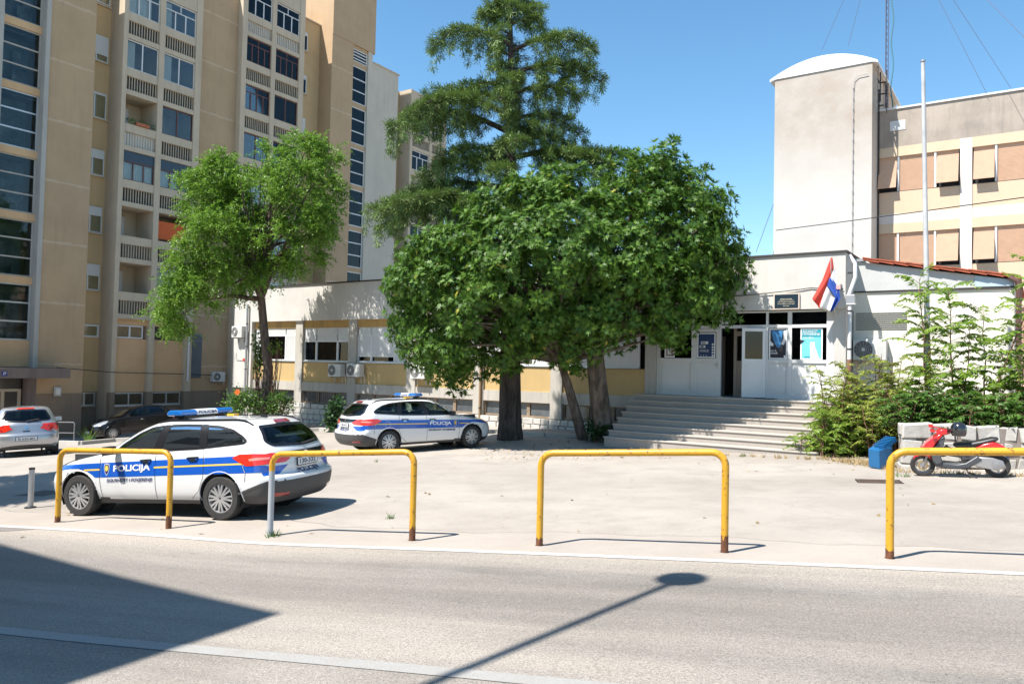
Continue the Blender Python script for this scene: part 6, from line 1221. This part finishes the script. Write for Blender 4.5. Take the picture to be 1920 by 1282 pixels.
for c, r_ in LB:
    for k in range(int(44*(r_/.58)**2)):
        d = nrm(g.normal(size=3)+np.array([0, 0, .25])+nrm(c-cc)*.5); s0 = c+g.normal(size=3)*r_*.28; L = r_*g.uniform(.5, 1.15); n = int(L*36)
        for q in range(n):
            u = (q+.5)/n; p = s0+d*L*u+np.array([0, 0, -.35*L*u*u]); sd = nrm(np.cross(d, g.normal(size=3))); P.append(p); D.append(nrm(d*.55+sd*.9)); N_.append(nrm(np.array([0, 0, 1.])+g.normal(size=3)*.5))
P, D, N_ = map(np.array, (P, D, N_)); print('elm leaves', len(P)); o = leaves('foliage', P, D, N_, g.uniform(.08, .135, len(P)), LEAF_T, LEAF_F, M_elm, elm, .1); local([o], tb)
b0 = np.array(tb); f1 = np.array(atY(490, 560, 31.6)); segs.append(([tuple(b0-np.array([0, 0, .1])), tuple(np.array(atY(503, 690, 31.6))), tuple(np.array(atY(497, 640, 31.6))), tuple(f1)], [.26, .2, .18, .16]))
for tip in ((470, 500), (505, 480), (440, 440), (560, 430), (520, 330), (400, 400), (600, 360), (350, 560), (480, 360)): e = np.array(atY(*tip, 31.6))+np.array([0, g.normal()*.8, 0]); segs.append((curve_pts(f1, e, .1, 6, .06, g), [.12, .1, .08, .06, .04, .02]))
for c, r_ in LB[::3]: segs.append((curve_pts(f1+(cc-f1)*g.uniform(.3, .8), c, .1, 4, .03, g), [.05, .035, .025, .01]))
o = branch_mesh('trunk', segs, M_elmb, elm); local([o], tb)
# ---------------------------------------------------------------- pinnate shrubs (tree of heaven suckers)
M_ail = leafmat('pinnate_leaf', (.085, .165, .02), (.22, .33, .045), (.4, .36, .08), trans=.4); M_ail2 = leafmat('dusty_pinnate_leaf', (.13, .18, .028), (.28, .33, .06), (.45, .38, .12), trans=.35); M_stem = plain('reddish_stem', (.16, .08, .05), .8)
def pinnate(P0, D0, L, g, out, st_, pairs=8, wl=.11):
    """compound leaf: a drooping rachis with paired leaflets"""
    dr_ = g.uniform(.25, .75); d = nrm(D0); up = np.array([0, 0, 1.]); s_ = nrm(np.cross(d, up)+g.normal(size=3)*.15); pts = []
    for k in range(6): u = k/5; pts.append(P0+d*L*u+up*(.12*L*math.sin(u*2.2)-dr_*L*u*u))
    st_.append((pts, [.006, .005, .004, .003, .002, .0015])); pts = np.array(pts)
    for k in range(pairs):
        u = .2+.8*(k+.5)/pairs; p = np.array([np.interp(u*5, range(6), pts[:, i]) for i in range(3)]); ln = wl*(1-.35*abs(u-.5)*2)*g.uniform(.8, 1.15)
        for sd in (-1, 1): out.append((p, nrm(s_*sd+d*.5+up*g.uniform(-.8, -.2)), up+g.normal(size=3)*.4, ln))
    out.append((pts[-1], d, up, wl*.8))
def shrub(name, label, base, stems, m, seed, group=None, lf=(.42, 8, .135), cat='shrub'):
    g = np.random.default_rng(seed); t = thing(name, label, cat, base, 0, group); out = []; segs = []; b0 = np.array(base, float)
    for (dx, dy, h, nl, L) in stems:
        s0 = b0+np.array([dx, dy, -.05]); tip = s0+np.array([g.normal()*.12*h, g.normal()*.1*h, h]); pts = curve_pts(s0, tip, 0, 6, .02, g); segs.append((pts, list(np.linspace(.012+.006*h, .006, 6)))); pts = np.array(pts)
        for k in range(nl):
            u = (.25+.75*(k/nl)**.8); p = np.array([np.interp(u*5, range(6), pts[:, i]) for i in range(3)]); a = k*2.4+g.normal()*.3; el = g.uniform(-.15, .75)+.4*(k/nl)**2; pinnate(p, np.array([math.cos(a), math.sin(a), el]), L*g.uniform(.7, 1.15), g, out, segs, lf[1], lf[2])
    P = np.array([o[0] for o in out]); D = np.array([o[1] for o in out]); N_ = np.array([o[2] for o in out]); S_ = np.array([o[3] for o in out])
    o1 = leaves('foliage', P, D, N_, S_, [(0, 0), (.35, .21), (1, 0), (.35, -.21)], LEAF_F, m, t); o2 = branch_mesh('stem', segs, M_stem, t, 4); local([o1, o2], base); return t
g0 = np.random.default_rng(5)
def stems(n, w_, d_, h0, h1, nl, L): return [(g0.uniform(-w_, w_), g0.uniform(-d_, d_), g0.uniform(h0, h1), nl, L) for _ in range(n)]
P = atY(1565, 850, 19.4); shrub('wild_shrub', 'low bright green shrub spilling over the right end of the steps', (P.x, P.y, -2.1), stems(26, .65, .5, .5, 1.6, 12, .45), M_ail, 1, 'wild shrubs beside the steps')
P = atY(1600, 845, 19.9); shrub('wild_shrub', 'yellowish wild shrub below the air conditioner on the annex', (P.x+.1, P.y, -2.05), stems(38, .75, .6, .9, 2.5, 13, .5), M_ail2, 2, 'wild shrubs beside the steps')
P = atY(1668, 840, 19.0); shrub('wild_shrub', 'tall tangled shrub behind the blue plastic bin', (P.x, P.y, -2.0), stems(38, .7, .6, .9, 2.6, 13, .5), M_ail2, 3, 'wild shrubs beside the steps')
for i, (px, Y, h, sd, lb_) in enumerate(((1741, 18.2, 3.5, 11, 'tall sucker with feathery leaves climbing the flagpole foot'), (1792, 17.4, 3.15, 12, 'slim feathery sapling second from the flagpole'), (1835, 17.2, 3.45, 13, 'tallest feathery sapling near the brown downpipe'), (1908, 16.8, 2.2, 14, 'short feathery sapling at the right edge of the picture'))):
    P = atY(px, 788, Y); st_ = [(0, 0, h, 32, .85), (.18, .12, h*.75, 18, .75)]+stems(4, .3, .25, .5, 1.3, 8, .5); shrub('sapling', lb_, (P.x, P.y, -1.1), st_, M_ail, sd, 'saplings behind the stone wall', (.42, 12, .165), cat='sapling')
for i, (px, Y, lb_) in enumerate(((1715, 17.3, 'dense low greenery just behind the left end of the stone wall'), (1775, 17.0, 'leafy ground shrub behind the scooter helmet'), (1850, 16.6, 'leafy dark green shrub behind the scooter tail'), (1915, 16.2, 'dense leafy shrub hanging over the wall at the right edge'))):
    P = atY(px, 785, Y); shrub('low_shrub', lb_, (P.x, P.y, -1.1), stems(26, .55, .35, .25, .85, 10, .38), leafmat('broad_shrub_leaf', (.03, .09, .015), (.1, .2, .03), None, .3) if i == 0 else MATS['broad_shrub_leaf'], 20+i, 'low shrubs behind the stone wall', (.4, 5, .15))
# broad-leaved bushes at the foot of the feathery tree
M_bush = leafmat('bush_leaf', (.03, .085, .015), (.11, .2, .035), None, .3)
def bush(label, px, py, Y, rx, rz, n, seed, m=None, size=(.07, .12), col=None, cat='bush'):
    g = np.random.default_rng(seed); c = np.array(atY(px, py, Y)); base = (c[0], c[1], zt(c[0], c[1])); t = thing('bush', label, cat, base)
    P = []; D = []; segs = []; nb = 26
    for k in range(nb):
        d = nrm(g.normal(size=3)); e = c+d*np.array([rx, rx*.8, rz])*g.uniform(.3, .85); s0 = np.array(base)+g.normal(size=3)*np.array([.08, .08, 0]); segs.append((curve_pts(s0, e, .1, 5, .03, g), [.016, .012, .01, .007, .004]))
        for q in range(n//nb): u = g.normal(size=3)*.2*np.array([rx, rx, rz]); P.append(e+u); D.append(nrm(u+d*.3+g.normal(size=3)*.3))
    P, D = np.array(P), np.array(D); o1 = leaves('foliage', P, D, nrm(np.array([0, 0, 1.])+g.normal(size=(len(P), 3))*.6), g.uniform(*size, len(P)), [(0, 0), (.35, .34), (.75, .26), (1, 0), (.75, -.26), (.35, -.34)], [(0, 1, 2, 3, 4, 5)], m or M_bush, t); o2 = branch_mesh('stem', segs, M_stem, t, 5); local([o1, o2], base); return t
bush('leafy bush left of the feathery tree trunk with an orange flower', 455, 758, 30.4, .85, .6, 1500, 31); P = atY(445, 735, 29.6)
t = thing('flower', 'single orange flower in the bush left of the trunk', 'flower', P); b = MB(); [b.xbox((.06*math.cos(k*1.05), .02*math.sin(k), .06*math.sin(k*1.05)), (.05*math.cos(k*1.05), 0, .05*math.sin(k*1.05)), (0, .01, 0), (-.03*math.sin(k*1.05), 0, .03*math.cos(k*1.05))) for k in range(6)]; b.build('petals', plain('orange_petal', (.75, .15, .02), .6), t)
bush('leafy bush right of the feathery tree trunk', 525, 755, 30.8, .6, .6, 900, 32); bush('climbing plant with small dark leaves beside the grey downpipe', 484, 655, 33, .28, 1.4, 520, 33, None, (.09, .14)); bush('twiggy sprig growing out of the feathery tree trunk', 515, 650, 31.4, .4, .35, 160, 36, M_elm, (.05, .09))
bush('dark narrow-leaved oleander in front of the stone plinth', 627, 785, 29.5, .38, .8, 900, 34, leafmat('oleander_leaf', (.015, .05, .015), (.05, .11, .03), None, .2), (.1, .16)); bush('dark ivy-like growth at the foot of the leaning trunk', 1120, 805, 24.0, .45, .35, 700, 35, MATS['oleander_leaf'])
# dry weeds and litter along kerbs, steps and wall: countless tiny tufts
def tufts(name, label, spots, m, seed, h=(.04, .14), cat='weeds'):
    g = np.random.default_rng(seed); V = []; F = []
    for (x, y, r_, n) in spots:
        for k in range(n):
            a, q = g.uniform(0, 6.28), r_*math.sqrt(g.random()); X, Y_ = x+q*math.cos(a), y+q*math.sin(a); z = zt(X, Y_)
            hh = g.uniform(*h); d = nrm(np.array([g.normal()*.5, g.normal()*.5, 1.])); s_ = nrm(np.cross(d, g.normal(size=3)))*.006; p = np.array([X, Y_, z]); i0 = len(V); V += [p-s_, p+s_, p+d*hh+s_*.2, p+d*hh-s_*.2]; F.append((i0, i0+1, i0+2, i0+3))
    o = mesh_np(name, V, F, m); return tag(o, label, cat, None, 'stuff')
sp1 = []
for (x0, y0, x1, y1, n, r_) in ((1180, 845, 1530, 862, 16, .1), (1540, 860, 1640, 875, 12, .25), (1600, 862, 1690, 885, 10, .3), (1690, 885, 1920, 893, 14, .15)):
    for k in range(n): u = (k+g0.random()*.8)/n; p = gnd(x0+(x1-x0)*u, y0+(y1-y0)*u); sp1.append((p.x, p.y, r_*g0.uniform(.4, 1.2), int(g0.uniform(14, 60))))
tufts('dry_weeds', 'dry straw coloured weeds along the steps, shrubs and wall foot', sp1, plain('straw', (.42, .3, .14), .9, var=.3), 1)
sp2 = []
for (px, py, n, r_) in ((512, 1006, 60, .1), (164, 823, 60, .12), (195, 826, 50, .3), (730, 972, 25, .06), (705, 866, 12, .05), (1327, 848, 25, .1), (1395, 856, 30, .12), (1262, 852, 20, .1), (1690, 893, 40, .15)): p = gnd(px, py); sp2.append((p.x, p.y, r_, n))
tufts('green_weeds', 'small green weeds sprouting from cracks and kerbs', sp2, M_bush, 2, (.03, .12)); p = gnd(166, 828); tufts('tall_weed', 'thin yellow green weed standing by the kerb stones', [(p.x, p.y, .12, 70)], M_elm, 3, (.15, .75))
# fallen leaves
V = []; F = []; g = np.random.default_rng(77)
for k in range(500):
    if k < 420: px, py = g.uniform(900, 1260), g.uniform(822, 862)
    elif k < 465: px, py = g.uniform(20, 1880), g.uniform(860, 1010)
    else: px, py = g.uniform(1300, 1700), g.uniform(855, 885)
    p = np.array(gnd(px, py))+np.array([0, 0, .012]); a = g.uniform(0, 6.28); l = g.uniform(.02, .06); d = np.array([math.cos(a), math.sin(a), g.normal()*.2])*l; s_ = np.array([-math.sin(a), math.cos(a), g.normal()*.2])*l*.5; i0 = len(V); V += [p-d, p+s_, p+d, p-s_]; F.append((i0, i0+1, i0+2, i0+3))
o = mesh_np('fallen_leaves', V, F, leafmat('dry_leaf', (.12, .07, .03), (.4, .3, .15), (.5, .48, .4), .1)); tag(o, 'scattered dry fallen leaves under the trees and on the forecourt', 'leaves', None, 'stuff')
# ================================================================ outside the frame: what throws the shadows
P = gnd(530, 1150); hB = 12.; k = hB/math.tan(SUN_EL); cxx, cyy = P.x+SX*k/math.hypot(SX, SY), P.y+SY*k/math.hypot(SX, SY)
t = thing('opposite_building', 'plain rendered building across the street whose corner shades the road', 'building', (cxx, cyy, -3), RB.rot); b = MB(-3); b.box(-16, 0, -14, 0, -3, P.z+hB); b.build('wall', plain('grey_facade', (.2, .195, .185), .9, var=.2, vs=.5), t)
b = MB(-3); [b.box(-14.4+k*3, -13.1+k*3, -.01, .0+.02, z, z+1.4) for k in range(5) for z in (0.2, 3.4, 6.4)]; b.build('window', M_dmetal, t)
# street lamp: round head on a long arm
H1 = gnd(1280, 1085); H2 = gnd(815, 1279); hL = 9.0; kx = hL/math.tan(SUN_EL)/math.hypot(SX, SY); head = Vector((H1.x+SX*kx, H1.y+SY*kx, H1.z+hL)); e2 = Vector((H2.x+SX*kx, H2.y+SY*kx, H2.z+hL)); dr = (e2-head).normalized(); foot = head+dr*5.2; fz = -2.4
t = thing('street_lamp', 'street lamp with a round head on a long arm, standing left of the photographer', 'street lamp', (foot.x, foot.y, fz)); L0 = Vector((foot.x, foot.y, fz)); b = MB(); b.tube([(0, 0, 0), (0, 0, foot.z-fz-.4), Vector((foot.x, foot.y, foot.z))-L0-dr*.5, head-L0], [.09, .07, .055, .045], 10); b.build('pole', M_metal, t)
b = MB(); c = head-L0; b.lathe([(0, .22), (.12, .19), (.2, .1), (.235, 0), (.22, -.1), (.15, -.18), (.0, -.2)], (c.x, c.y, c.z), 'z', 24); b.build('lamp_head', M_greyc, t)
# a tree outside the left edge, a copy of the feathery one
P = gnd(45, 905); c = copy_tree(elm); kk = 4.8/math.tan(SUN_EL); c.location = (P.x+SX*kk-1.2, P.y+SY*kk-1.6, zt(P.x-4, P.y-1)-3.9); c['label'] = 'feathery tree outside the left edge of the picture, over the parked cars'; c.rotation_euler = (0, 0, 2.2); c.scale = (.8, .8, .8)
c.location.z = zt(P.x-4, P.y-1)
